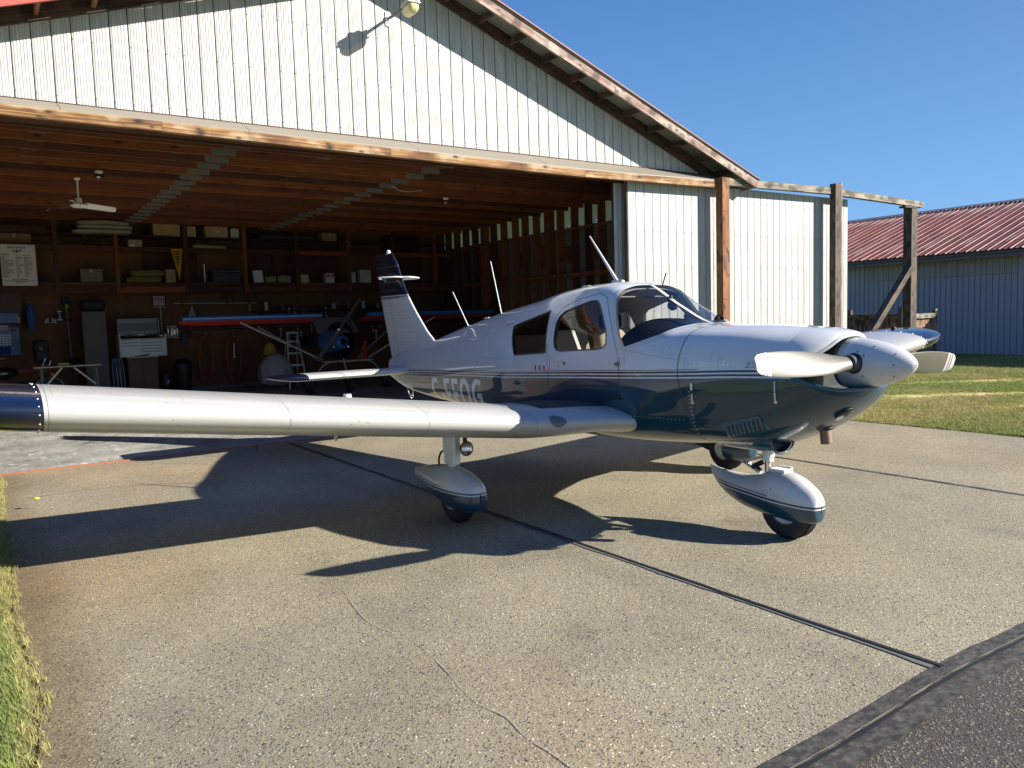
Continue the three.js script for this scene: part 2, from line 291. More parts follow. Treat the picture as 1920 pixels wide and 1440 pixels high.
// joints: ragged sealant strips lying on the slab
function strip(name, path, wl, wr, seed, y, mat, jag = 0.5, f = 7) {
  const c = new THREE.CatmullRomCurve3(path.map(p => v3(p[0], 0, -p[1])), false, 'centripetal'), L = c.getLength(), n = Math.ceil(L / 0.03), pos = [], uv = [], ix = [];
  for (let i = 0; i <= n; i++) {
    const q = c.getPointAt(i / n), t = c.getTangentAt(i / n), s = i / n * L, a = wl * (1 + jag * 2 * (fbm(s * f, 1, seed) - 0.5)), b = wr * (1 + jag * 2 * (fbm(s * f, 9, seed + 3) - 0.5));
    pos.push(q.x + t.z * a, y, q.z - t.x * a, q.x - t.z * b, y, q.z + t.x * b); uv.push(s, 0, s, 1);
    if (i < n) { const k = i * 2; ix.push(k, k + 2, k + 1, k + 1, k + 2, k + 3); }
  }
  const g = new THREE.BufferGeometry(); g.setAttribute('position', new THREE.Float32BufferAttribute(pos, 3)); g.setAttribute('uv', new THREE.Float32BufferAttribute(uv, 2)); g.setIndex(ix); g.computeVertexNormals();
  const nn = g.attributes.normal; if (nn.getY(0) < 0) { g.setIndex(ix.map((_, i) => ix[i - (i % 3) + [0, 2, 1][i % 3]])); g.computeVertexNormals(); }
  return struct(name, g, mat);
}
const tarTex = dataTex(512, 64, (i, j, o) => { const a = pnoise(i / 9, j / 6, 57, 11, 301), b = pnoise(i / 3, j / 3, 171, 21, 303); const v = 30 + 40 * a + 30 * b; o[0] = v; o[1] = v * 0.95; o[2] = v * 0.87; }); tarTex.repeat.set(0.5, 1);
M.tar = std({ map: tarTex, roughness: 0.7 });
M.tarBlack = std({ color: lin(0.012, 0.012, 0.013), roughness: 0.6 });
M.tarGrey = std({ color: lin(0.13, 0.125, 0.115), roughness: 0.8 });
M.crack = std({ color: lin(0.30, 0.27, 0.21), roughness: 0.95 });
M.sand = std({ color: lin(0.17, 0.145, 0.105), roughness: 0.95 });
const jA = [[3.26, 10.0], [3.26, 7], [3.26, 4], [3.265, 2.6], [3.28, 1.66]];
strip('expansion_joint', jA, 0.022, 0.03, 11, 0.0045, M.tarGrey, 0.9, 2.2); strip('expansion_joint', jA, 0.012, 0.010, 12, 0.0085, M.tarBlack, 0.5, 6);
const jB = [[6.82, 10.0], [6.8, 6], [6.79, 3], [6.78, 1.6]];
strip('expansion_joint', jB, 0.012, 0.014, 14, 0.0045, M.tarGrey, 0.9, 2.2); strip('expansion_joint', jB, 0.007, 0.007, 15, 0.0085, M.tarBlack, 0.6, 6);
const jC = [[-1, 1.56], [1, 1.57], [2.4, 1.565], [3.3, 1.6], [4.5, 1.57], [9.7, 1.57]];
strip('joint_sealant', jC, 0.085, 0.105, 21, 0.0045, M.tar, 0.16, 3.2);
strip('joint_sealant', jC.map(p => [p[0], p[1] + 0.012]), 0.001, 0.007, 24, 0.0085, M.sand, 1.9, 9);
strip('joint_sealant', jC.map(p => [p[0], p[1] - 0.012]), 0.008, 0.006, 25, 0.0085, M.tarBlack, 1.0, 6);
strip('crack', [[1.64, 4.2], [1.56, 3.65], [1.626, 3.33], [1.613, 3.05], [1.564, 2.73], [1.554, 2.57], [1.583, 2.44], [1.559, 2.27], [1.568, 2.15], [1.573, 1.95], [1.6, 1.7]], 0.001, 0.003, 33, 0.0045, M.crack, 1.9, 9);
strip('crack', [[0.14, 9.2], [0.451, 9.44], [0.69, 9.72], [0.8, 10]], 0.008, 0.008, 35, 0.0045, M.crack, 1.2, 5);
strip('crack', [[0.29, 8.46], [0.727, 8.52], [1.36, 8.34], [2.0, 7.85]], 0.007, 0.007, 37, 0.0045, M.crack, 1.3, 5);
strip('crack', [[8.6, 5.9], [9.14, 5.97], [9.7, 6.06]], 0.012, 0.012, 39, 0.0045, M.crack, 1.2, 5);

// grass: tufts of blades
function tuft(seed, n, h, w) {
  const r = rng(seed), pos = [], ix = [];
  for (let k = 0; k < n; k++) {
    const a = r() * 6.28, x = (r() - 0.5) * 0.05, z = (r() - 0.5) * 0.05, hh = h * (0.5 + r() * 0.7), l = hh * (0.25 + r() * 0.8), b = w * (0.7 + r() * 0.6), dx = Math.cos(a), dz = Math.sin(a), o = pos.length / 3;
    pos.push(x - dz * b, 0, z + dx * b, x + dz * b, 0, z - dx * b, x + dx * l * 0.4 - dz * b * 0.7, hh * 0.65, z + dz * l * 0.4 + dx * b * 0.7, x + dx * l * 0.4 + dz * b * 0.7, hh * 0.65, z + dz * l * 0.4 - dx * b * 0.7, x + dx * l, hh, z + dz * l);
    ix.push(o, o + 1, o + 2, o + 1, o + 3, o + 2, o + 2, o + 3, o + 4);
  }
  const g = new THREE.BufferGeometry(); g.setAttribute('position', new THREE.Float32BufferAttribute(pos, 3)); g.setIndex(ix); g.computeVertexNormals(); return g;
}
M.blade = phy({ color: lin(1, 1, 1), roughness: 0.9, transmission: 0.3, thickness: 0, side: THREE.DoubleSide });
function grass(name, label, geo, n, place) {
  const m = new THREE.InstancedMesh(geo, M.blade, n), o = new THREE.Object3D(), c = new THREE.Color(); let k = 0, guard = 0;
  while (k < n && guard++ < n * 8) { const q = place(); if (!q) continue; const [x, d, s, dry] = q; o.position.set(x, -0.015, -d); o.rotation.y = rnd() * 6.28; o.scale.set(s * RR(0.8, 1.3), s * RR(0.6, 1.3), s * RR(0.8, 1.3)); o.updateMatrix(); m.setMatrixAt(k, o.matrix); const b = RR(0.75, 1.3); c.setRGB(lerp(0.19, 0.42, dry) * b, lerp(0.25, 0.36, dry) * b, lerp(0.042, 0.14, dry) * b); m.setColorAt(k, c); k++; }
  m.count = k; m.name = name; m.castShadow = m.receiveShadow = true; scene.add(m); m.userData.kind = 'stuff'; tag(m, label, 'grass'); return m;
}
grass('grass_verge', 'mown green grass along the left edge of the concrete', tuft(3, 9, 0.055, 0.002), 36000, () => { const d = RR(1.6, 10), e = leftEdge(d), x = e - Math.pow(rnd(), 1.3) * 1.0 + RR(-0.05, 0.02), k = e - x; if (k < 0.05 && rnd() > 0.35) return null; return [x, d, k < 0.08 ? RR(0.5, 0.9) : RR(0.8, 1.25), clamp((k < 0.09 ? 0.75 : 0.12) + 0.5 * (fbm(x * 2, d * 2, 7) - 0.45), 0, 1)]; });
grass('grass_lawn', 'sunlit lawn with worn dry tracks beside the apron', tuft(5, 8, 0.05, 0.004), 170000, () => { const x = 9.72 + Math.pow(rnd(), 1.15) * 17, d = RR(1.2, 13.5); if (x < 9.8 + 0.03 * (6 - d) - 0.05) return null; if (d > 9.9 && x < 16) return null; if (x > 24.45) return null; const t = trackAt(x, d); if (rnd() < t * 0.93) return null; return [x, d, (0.75 + 0.03 * (x - 9.7)) * (1 - 0.35 * t), clamp(0.42 + 1.5 * (fbm(x * 0.6, d * 0.6, 17) - 0.47) + 0.25 * t, 0, 1)]; });
for (const [x, d] of [[0.06, 8.75], [0.33, 7.9]]) { // two dandelions at the corner of the slab
  const f = thing('dandelion', x < 0.2 ? 'bright yellow dandelion standing in the verge grass' : 'yellow dandelion lying low on the concrete edge', 'flower', [x, 0, -d]);
  mesh('stem', rod([0, -0.02, 0], [0.008, 0.085, 0], 0.0025, 6), std({ color: lin(0.1, 0.18, 0.04) }), f);
  mesh('blossom', lathe([[0.001, 0], [0.02, 0.004], [0.026, 0.014], [0.018, 0.02], [0.001, 0.019]], 14).translate(0.008, 0.082, 0), std({ color: lin(0.75, 0.5, 0.02), roughness: 0.8 }), f);
}

/* ---------- hangar ---------- */
const AX = 5.225, wallTop = x => x < AX ? 6.46 - 0.335 * (AX - x) : 6.46 - 0.372 * (x - AX);
const XL = -1.9, XR = 11.9, DF = 10.45, DH = 10.1, DB = 20.3, XW = 11.4;
const hangar = thing('hangar', 'white corrugated metal hangar with an open front and timber ceiling', 'hangar', [0, 0, 0]);
const pick = (a) => a[Math.floor(rnd() * a.length)];
function corrugated(x0, x1, y0, top, d, amp = 0.0034, ribs = 6, dir = 1) { // vertical sheet facing the camera
  const n = ribs * 4, pos = [], uv = [], ix = [], ox = rnd() * 5;
  for (let i = 0; i <= n; i++) { const x = lerp(x0, x1, i / n), z = -d + amp * (i === 0 || i === n ? -2.5 : Math.cos(i / n * ribs * 2 * Math.PI) * 1) * dir, t = top(x); pos.push(x, y0, z, x, t, z); uv.push(x + ox, y0, x + ox, t); if (i < n) { const k = i * 2; ix.push(k, k + 2, k + 1, k + 1, k + 2, k + 3); } }
  const g = new THREE.BufferGeometry(); g.setAttribute('position', new THREE.Float32BufferAttribute(pos, 3)); g.setAttribute('uv', new THREE.Float32BufferAttribute(uv, 2)); g.setIndex(ix); g.computeVertexNormals(); return g;
}
{ // gable wall
  const gw = grp('gable_wall', hangar), pitch = 0.1999, sm = [];
  for (let x = 0.559 - 12 * pitch; x < XR; x += pitch) { const x1 = Math.min(x + pitch - 0.0085, XR); mesh('panel', corrugated(x, x1, 4.10, wallTop, DF), M.siding, gw); for (const y of [4.2, 4.85, 5.5]) if (y < wallTop(x) - 0.1) sm.push(T(cyl(0.006, 0.006, 0.006, 6).rotateX(Math.PI / 2), x + 0.012, y + RR(-0.01, 0.01), -DF + 0.008)); }
  mesh('screw', sm, M.galv, gw).userData.kind = 'stuff';
  const sh = new THREE.Shape([[XL, 4.05], [XR, 4.05], [XR, wallTop(XR) + 0.01], [AX, 6.46], [XL, wallTop(XL)]].map(p => new THREE.Vector2(...p)));
  mesh('sheathing', new THREE.ExtrudeGeometry(sh, { depth: 0.03, bevelEnabled: false }).translate(0, 0, -DF - 0.055), M.gap, gw);
  // sloping drip cap and the sagging header beam in front of the wall
  const yH = curve([[-2, 3.965], [0.4, 3.955], [4.2, 3.915], [8.67, 3.885], [11.5, 3.925]]);
  const seg = [-1.9, 0.95, 3.0, 5.35, 7.6, 9.6, 11.9];
  for (let i = 0; i + 1 < seg.length; i++) { const a = seg[i] + 0.003, b = seg[i + 1] - 0.003; mesh('flashing', [surf((u, v) => { const x = lerp(a, b, u), k = Math.min(1, v * 1.25), f = Math.max(0, v - 0.8) * 5; return v3(x, lerp(4.115, yH(x) + 0.025, k) - 0.03 * f, -lerp(DF - 0.008, DH - 0.035, k)); }, 0, 1, 12, 0, 1, 10, { flip: false })], M.beige, hangar); }
  const hs = [-1.9, 1.98, 4.9, 8.35, 11.5];
  for (let i = 0; i + 1 < hs.length; i++) { const a = hs[i] + 0.002, b = hs[i + 1] - 0.002; mesh('header_beam', beam([a, yH(a) - 0.065, -DH + 0.03], [b, yH(b) - 0.065, -DH + 0.03], 0.10, 0.11), M.header[i % 2], hangar); }
  mesh('header_backing', [box(13.4, 0.30, 0.06, 4.8, 3.97, -DF + 0.0), box(13.4, 0.02, 0.3, 4.8, 3.855, -DH - 0.2)], M.firDark, hangar);
}
{ // roof: rake boards, fascia, outlookers, sheets
  const roof = grp('roof', hangar), e = 0.55, XE = 12.46, XS = -2.8;
  const fas = x => x < AX ? 6.457 - 0.328 * (AX - x) : 6.457 - 0.362 * (x - AX);
  const seg = (xa, xb, d, y0, h, th, mat, name) => mesh(name, beam([xa, y0(xa) + h / 2, -d], [xb, y0(xb) + h / 2, -d], th, h), mat, roof);
  seg(XS, AX, DF - 0.03, wallTop, 0.165, 0.045, M.rakeWood, 'rake_board'); seg(AX, 12.3, DF - 0.03, wallTop, 0.165, 0.045, M.rakeWood, 'rake_board');
  seg(AX, 8.9, DF - e, fas, 0.125, 0.04, M.fasciaWood, 'fascia'); seg(8.905, XE, DF - e, fas, 0.125, 0.04, M.fasciaWood, 'fascia'); seg(XS, AX, DF - e, fas, 0.14, 0.04, M.redFascia, 'fascia');
  for (let x = AX + 0.25; x < 12.3; x += 0.58) mesh('outlooker', box(0.045, 0.10, e - 0.06, x, fas(x) + 0.07, -(DF - e / 2 - 0.03)), M.rakeWood, roof);
  for (let x = AX - 0.35; x > XL; x -= 0.58) mesh('outlooker', box(0.045, 0.10, e - 0.06, x, fas(x) + 0.07, -(DF - e / 2 - 0.03)), M.brownWood, roof);
  mesh('eave_board', box(0.04, 0.13, 10.6, XE - 0.04, fas(XE) + 0.06, -15.2), M.fasciaWood, roof);
  const under = std({ color: lin(0.16, 0.175, 0.155), roughness: 0.55, metalness: 0.2 }), up = 0.165;
  const sheetRoof = (xa, xb, ya, yb) => { const P = (u, v) => v3(lerp(xa, xb, u), lerp(ya, yb, u) + 0.008 * Math.cos(v * (DB - DF + 1.2) / 0.07 * 2 * Math.PI), -lerp(DF - e - 0.03, DB + 0.6, v)); return mesh('roof_sheet', surf(P, 0, 1, 2, 0, 1, 1300, { flip: xb < xa }), under, roof); };
  sheetRoof(AX, XE + 0.06, fas(AX) + up, fas(XE + 0.06) + up); sheetRoof(AX, XS, fas(AX) + up, fas(XS) + up);
  const red = std({ color: lin(0.2, 0.06, 0.05), roughness: 0.6 });
  mesh('roof_deck', beam([AX, fas(AX) + up + 0.04, -15.35], [XE + 0.06, fas(XE + 0.06) + up + 0.03, -15.38], 10.95, 0.02), red, roof); mesh('roof_deck', beam([XS, fas(XS) + up + 0.04, -15.35], [AX, fas(AX) + up + 0.03, -15.38], 10.95, 0.02), red, roof);
}
{ // ceiling joists with nail plates
  const jg = [];
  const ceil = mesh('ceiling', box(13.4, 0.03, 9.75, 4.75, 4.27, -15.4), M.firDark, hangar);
  for (let i = 0, d = 10.62; d < DB - 0.1; d += 0.53, i++) {
    const split = i % 2 ? 3.12 : 6.38, y = 3.925;
    const j = grp('joist', hangar);
    const spl = [XL, 3.12, 6.38, XW];
    for (let k = 0; k < 3; k++) mesh('board', box(spl[k + 1] - spl[k] - 0.004, 0.185, 0.04, (spl[k] + spl[k + 1]) / 2, y + 0.0925 + RR(-0.006, 0.006), -d), pick(M.fir), j);
    for (const [x, w, h, yy] of [[3.12, 0.34, 0.15, 0.09], [6.38, 0.34, 0.15, 0.09], [0.82, 0.2, 0.09, 0.13], [2.58, 0.2, 0.09, 0.135], [4.56, 0.2, 0.09, 0.13]]) mesh('nail_plate', box(w, h, 0.004, x + RR(-0.03, 0.03), y + yy, -d + 0.0235), M.galv, j);
  }
  const br = []; mesh('rafter_brace', box(0.09, 0.04, 9.6, 1.9, 4.13, -15.3), M.fir[0], hangar); mesh('rafter_brace', box(0.09, 0.04, 9.6, 8.0, 4.13, -15.3), M.fir[1], hangar);
}
{ // floor and threshold
  const fl = dataTex(1024, 1024, (i, j, o) => { const a = pnoise(i / 128, j / 128, 8, 8, 401), b = pnoise(i / 12, j / 48, 85, 21, 402), c = pnoise(i / 4, j / 4, 256, 256, 403); const sc = sstep(0.78, 0.86, pnoise(i / 40, j / 5, 26, 205, 405)) * sstep(0.5, 0.7, pnoise(i / 60, j / 60, 17, 17, 406)); const v = 148 + 40 * (a - 0.5) + 22 * (b - 0.5) + 14 * (c - 0.5) + 70 * sc; o[0] = v; o[1] = v * 0.99; o[2] = v * 0.94; });
  fl.repeat.set(1 / 3, 1 / 3);
  const g = box(13.3, 0.1, DB - 10.12, 4.75, -0.046, -(DB + 10.12) / 2), p = g.attributes.position, uv = g.attributes.uv; for (let i = 0; i < p.count; i++) uv.setXY(i, p.getX(i), p.getZ(i));
  struct('hangar_floor', g, std({ map: fl, roughness: 0.6 }));
  mesh('threshold_rail', [box(11, 0.012, 0.035, 3.6, 0.006, -10.085), box(11, 0.03, 0.01, 3.6, -0.002, -10.07)], std({ color: lin(0.33, 0.10, 0.045), roughness: 0.7 }), hangar);
  mesh('door_track', box(11, 0.006, 0.014, 3.6, 0.0045, -10.115), M.steel, hangar);
}
{ // right side wall: studs, corrugated skin, clerestory strip, girt
  const sw = grp('side_wall', hangar);
  let i = 0;
  for (let d = 10.7; d < DB; d += 0.47, i++) mesh('stud', box(0.19, 4.0, i % 6 === 3 ? 0.15 : 0.045, XW - 0.10, 2.0, -(d + RR(-0.03, 0.03))), pick(M.fir), sw);
  for (const [y, h] of [[2.44, 0.09], [3.47, 0.05], [1.2, 0.09]]) mesh('girt', box(0.05, h, DB - 10.6, XW - 0.22, y, -(DB + 10.6) / 2), M.fir[1], sw);
  for (let d = 10.56; d < DB; d += 0.94) {
    const d1 = Math.min(d + 0.935, DB), P = (y0, y1) => (u, v) => v3(XW + 0.03 + 0.006 * Math.cos(lerp(d, d1, u) / 0.032 * 2 * Math.PI), lerp(y0, y1, v), -lerp(d, d1, u));
    mesh('clerestory_panel', surf(P(3.5, 4.02), 0, 1, 110, 0, 1, 1, { flip: true }), M.clerestory, sw);
    mesh('wall_panel', surf(P(0, 3.5), 0, 1, 110, 0, 1, 1, { flip: true }), M.sidingOld, sw);
  }
  mesh('wall_backing', box(0.02, 3.47, DB - 10.56, XW + 0.07, 1.735, -(DB + 10.56) / 2), M.gap, sw);
  for (let d = 11.5; d < 19; d += 0.94) mesh('infill_board', box(0.02, RR(0.3, 0.6), 0.40, XW - 0.02, RR(2.7, 3.0), -d), M.fir[2], sw);
  mesh('side_wall_left', box(0.1, 4.2, DB - 10.0, XL - 0.05, 2.1, -(DB + 10) / 2), M.ply, hangar);
  const bw = grp('back_wall', hangar);
  for (let x = XL, k = 0; x < XW; x += 1.22, k++) mesh('plywood_sheet', box(Math.min(1.215, XW - x), 2.42, 0.015, x + Math.min(1.215, XW - x) / 2, 1.30, -(DB - 0.02 + 0.002 * (k % 2))), M.ply, bw);
  mesh('wall_sheathing', box(13.3, 4.4, 0.06, 4.75, 2.1, -DB - 0.06), M.firDark, bw);
  mesh('stem_wall', box(13.2, 0.09, 0.05, 4.75, 0.049, -DB + 0.03), std({ color: lin(0.1, 0.1, 0.1) }), bw);
}
// sliding doors: each a leaf of ribbed panels
function slidingDoor(x0, x1, d, y0, y1, pitch, off, label) {
  const dr = grp('sliding_door', hangar); dr.userData.label = label;
  mesh('door_frame', [box(x1 - x0 - 0.01, y1 - y0 - 0.02, 0.05, (x0 + x1) / 2, (y0 + y1) / 2, -d - 0.045)], M.gap, dr);
  let x = x0 + off; if (off > 0.02) mesh('panel', corrugated(x0, x - 0.006, y0, () => y1, d, 0.003, Math.max(1, Math.round(off / 0.033))), M.siding, dr);
  for (; x < x1 - 0.02; x += pitch) mesh('panel', corrugated(x, Math.min(x + pitch - 0.0075, x1), y0, () => y1, d, 0.0026, 6), M.siding, dr);
  const sc = []; for (let q = x0 + off; q < x1; q += pitch) for (let y = 0.5; y < y1; y += 0.62) sc.push(T(cyl(0.006, 0.006, 0.006, 6).rotateX(Math.PI / 2), q + 0.01, y, -d + 0.006)); mesh('screw', sc, M.galv, dr).userData.kind = 'stuff';
  return dr;
}
slidingDoor(9.47, 11.95, 10.24, 0.04, 3.83, 0.1965, 0.19, 'inner white sliding door leaf left of the brown post');
slidingDoor(11.75, 15.86, 10.2, 0.04, 3.86, 0.1965, 0.02, 'long white sliding door leaf parked beyond the brown post');
slidingDoor(9.31, 10.6, 10.42, 0.04, 3.8, 0.1965, 0.1, 'rear white sliding door leaf, only its edge showing');
mesh('door_edge', box(0.02, 3.78, 0.07, 9.462, 1.93, -10.285), M.darkWood, hangar);
mesh('corner_post', box(0.19, 3.98, 0.16, 11.61, 1.99, -10.0), M.brownWood, hangar);
// track beam that carries the doors past the building
mesh('track_beam', beam([11.72, 3.92, -10.02], [15.0, 3.955, -10.02], 0.12, 0.13), M.greyWood, hangar); mesh('track_beam', beam([15.0, 3.95, -10.02], [18.5, 3.865, -10.02], 0.12, 0.13), M.greyWood, hangar);
mesh('track_post', [box(0.20, 4.1, 0.14, 15.05, 2.05, -9.96)], M.darkWood, hangar);
mesh('track_post', [box(0.06, 4.12, 0.05, 15.18, 2.06, -9.93)], M.greyWood, hangar);
mesh('track_post', box(0.24, 3.80, 0.2, 18.1, 1.9, -10.05), M.darkWood, hangar);
mesh('track_brace', beam([18.02, 2.42, -10.0], [15.98, 0.55, -10.0], 0.14, 0.14), M.darkWood, hangar);
mesh('beam_block', box(0.5, 0.04, 0.16, 17.95, 3.78, -10.02), M.darkWood, hangar);
{ // storage shelf along the back wall
  const s = thing('storage_shelf', 'long timber storage shelf built along the back wall under the ceiling', 'shelf', [0, 0, -19.65]);
  for (const x of [-1.2, 0.2, 1.55, 2.74, 4.2, 5.56, 6.86, 8.25, 9.52, 10.8]) mesh('post', box(0.09, 1.6, 0.04, x + RR(-0.01, 0.01), 3.13, 0.035), pick(M.fir), s);
  const rails = [-1.9, 1.55, 2.74, 4.2, 5.56, 6.86, 8.25, 9.52, 11.3];
  for (let i = 0; i + 1 < rails.length; i++) { const a = rails[i], b = rails[i + 1]; for (const [y, h] of [[3.335, 0.11], [2.545, 0.075], [2.42, 0.15]]) mesh('rail', box(b - a - 0.006, h, 0.038, (a + b) / 2, y + RR(-0.005, 0.005), 0), i % 3 ? pick(M.fir) : M.firDark, s); }
  for (const y of [3.64, 3.37, 2.565]) mesh('shelf_board', box(13.2, 0.018, 0.58, 4.7, y, -0.31), M.firDark, s);
  for (let x = -1.5; x < 11.3; x += 1.22) mesh('back_panel', box(1.21, 1.5, 0.012, x + 0.6, 3.2, -0.6), x % 2 > 1 ? M.firDark : M.ply, s);
}
{ // lamp on the gable
  const l = thing('wall_lamp', 'grey yard lamp with yellowed lens on an arm from the gable', 'lamp', [5.142, 5.787, -DF]);
  mesh('bracket', [rbox(0.075, 0.20, 0.012, 0.004, 0, 0, 0.012), box(0.05, 0.05, 0.03, 0, 0, 0.03)], M.whiteMat, l);
  mesh('arm', rod([0, 0, 0.02], [0.045, 0.0, 0.46], 0.021, 14), M.galv, l);
  const head = grp('lamp_head', l, [0.06, -0.03, 0.60]); head.rotation.set(0.06, -0.1, 0);
  mesh('housing', [rbox(0.17, 0.075, 0.30, 0.03, 0, 0.075, 0), cyl(0.035, 0.04, 0.06, 16).translate(0, 0.135, 0.02), box(0.015, 0.05, 0.015, 0.02, 0.13, -0.06), box(0.18, 0.012, 0.31, 0, 0.038, 0), cyl(0.035, 0.035, 0.06, 12).rotateX(Math.PI / 2).translate(0, 0.06, -0.17)], std({ color: lin(0.45, 0.46, 0.47), roughness: 0.45, metalness: 0.4 }), head);
  const lens = new RoundedBoxGeometry(0.165, 0.15, 0.30, 5, 0.06), p = lens.attributes.position; for (let i = 0; i < p.count; i++) { const k = 1 - 0.35 * clamp(-p.getY(i) / 0.075, 0, 1); p.setX(i, p.getX(i) * k); p.setZ(i, p.getZ(i) * (0.75 + 0.25 * k)); } lens.computeVertexNormals();
  mesh('lens', lens.translate(0, -0.025, 0), phy({ color: lin(0.75, 0.66, 0.32), roughness: 0.35, transmission: 0.35, thickness: 0, clearcoat: 0.5 }), head);
}

/* ---------- neighbouring building and fence ---------- */
{
  const b = thing('storage_building', 'long low building with blue-grey metal wall and rusty red roof', 'building', [24.5, 0, 0]);
  const wall = std({ color: lin(0.29, 0.31, 0.33), roughness: 0.6 }), pitch = 0.166;
  const wg = grp('side_wall', b);
  for (let d = 4.0; d < 20.2; d += pitch) { const a = 0.022, d1 = d + pitch; const prof = [[d, 0.0], [d + 0.012, 0.0], [d + 0.016, a], [d1 - 0.016, a], [d1 - 0.01, 0.0]], pos = [], ix = [], uv = []; prof.forEach((q, i) => { pos.push(-q[1], 0, -q[0], -q[1], 2.9, -q[0]); uv.push(q[0], 0, q[0], 2.9); if (i) { const k = (i - 1) * 2; ix.push(k, k + 1, k + 2, k + 1, k + 3, k + 2); } }); const g = new THREE.BufferGeometry(); g.setAttribute('position', new THREE.Float32BufferAttribute(pos, 3)); g.setAttribute('uv', new THREE.Float32BufferAttribute(uv, 2)); g.setIndex(ix); mesh('panel', (g.computeVertexNormals(), g), wall, wg); }
  mesh('wall_core', box(0.1, 2.98, 16.4, 0.056, 1.49, -12), M.gap, wg);
  mesh('end_wall', box(13.5, 3.0, 0.1, 6.7, 1.5, -20.2), wall, b); mesh('end_wall', box(13.5, 3.0, 0.1, 6.7, 1.5, -3.95), wall, b);
  const fib = phy({ color: lin(0.30, 0.27, 0.16), roughness: 0.6, transmission: 0.25, thickness: 0 });
  for (let d = 10.5, i = 0; d < 14.6; d += 0.512, i++) { const d1 = d + 0.507, P = (u, v) => v3(-0.018 + 0.008 * Math.cos(u * 0.507 / 0.05 * 2 * Math.PI) - (u < 0.02 || u > 0.98 ? 0.006 : 0), lerp(2.375, 2.885, v), -lerp(d, d1, u)); mesh('skylight_panel', surf(P, 0, 1, 60, 0, 1, 1, { flip: true }), fib, wg); }
  mesh('wall_trim', box(0.02, 0.03, 4.15, -0.03, 2.36, -12.56), std({ color: lin(0.25, 0.24, 0.2) }), wg);
  // roof: ribbed sheets running up the slope
  const rg = grp('roof', b), rise = 2.0, run = 6.0, x0 = -0.42, y0 = 3.03;
  const rt = dataTex(1024, 512, (i, j, o) => { const u = i / 1024, v = j / 512, du = ((i % 128) / 128) * 0.30, crest = Math.max(Math.abs(du - 0.021) < 0.014 ? 1 : 0, Math.abs(du - 0.18) < 0.011 ? 0.8 : 0); const a = pnoise(i / 6, j / 90, 85, 6, 501), c = pnoise(i / 60, j / 60, 9, 9, 502), e = pnoise(i / 3, j / 20, 171, 26, 503); const bare = sstep(0.52, 0.66, a * 0.62 + e * 0.2 + 0.45 * sstep(0.72, 1.0, v) + 0.12 * (c - 0.5) + 0.16 * crest - 0.04); const r = [98 + 40 * (c - 0.5) + 34 * (e - 0.5), 34 + 24 * (c - 0.5) + 18 * (e - 0.5), 29 + 22 * (c - 0.5)]; const w = [166, 158, 148]; for (let k = 0; k < 3; k++) o[k] = r[k] + (w[k] - r[k]) * bare * 0.6; });
  rt.repeat.set(1 / 2.4, 1 / 6.4); const rm = std({ map: rt, roughness: 0.62 });
  const rp = 0.30;
  for (let d = 3.6; d < 20.5; d += rp) {
    const prof = [[0, 0], [0.012, 0.028], [0.030, 0.028], [0.042, 0], [0.16, 0.0], [0.172, 0.022], [0.188, 0.022], [0.2, 0], [rp - 0.003, 0]], pos = [], ix = [], uv = [];
    prof.forEach((q, i) => { const dd = d + q[0]; pos.push(x0, y0 + q[1], -dd, x0 + run, y0 + rise + q[1], -dd); uv.push(dd - 3.6, 0, dd - 3.6, 6.3); if (i) { const k = (i - 1) * 2; ix.push(k, k + 1, k + 2, k + 1, k + 3, k + 2); } });
    const g = new THREE.BufferGeometry(); g.setAttribute('position', new THREE.Float32BufferAttribute(pos, 3)); g.setAttribute('uv', new THREE.Float32BufferAttribute(uv, 2)); g.setIndex(ix); g.computeVertexNormals(); mesh('roof_sheet', g, rm, rg);
  }
  mesh('roof_deck', [beam([x0, y0 - 0.03, -12], [x0 + run, y0 + rise - 0.03, -12], 16.8, 0.03), beam([x0 + run, y0 + rise - 0.03, -12], [x0 + 2 * run, y0 - 0.03, -12], 16.8, 0.03)], M.rakeWood, rg);
  mesh('eave_board', box(0.04, 0.17, 17, x0 + 0.03, y0 - 0.11, -12), std({ color: lin(0.12, 0.12, 0.12), roughness: 0.7 }), rg);
  mesh('ridge_cap', [beam([x0 + run - 0.22, y0 + rise - 0.02, -12], [x0 + run, y0 + rise + 0.055, -12], 17, 0.012)], std({ color: lin(0.12, 0.16, 0.2), roughness: 0.5 }), rg);
  mesh('soffit', box(0.46, 0.02, 16.6, -0.2, 2.93, -12), M.rakeWood, rg);
  mesh('pipe_bracket', rod([x0 + 0.1, 3.55, -19.6], [x0 - 0.4, 3.6, -19.9], 0.015), M.black, b);
}
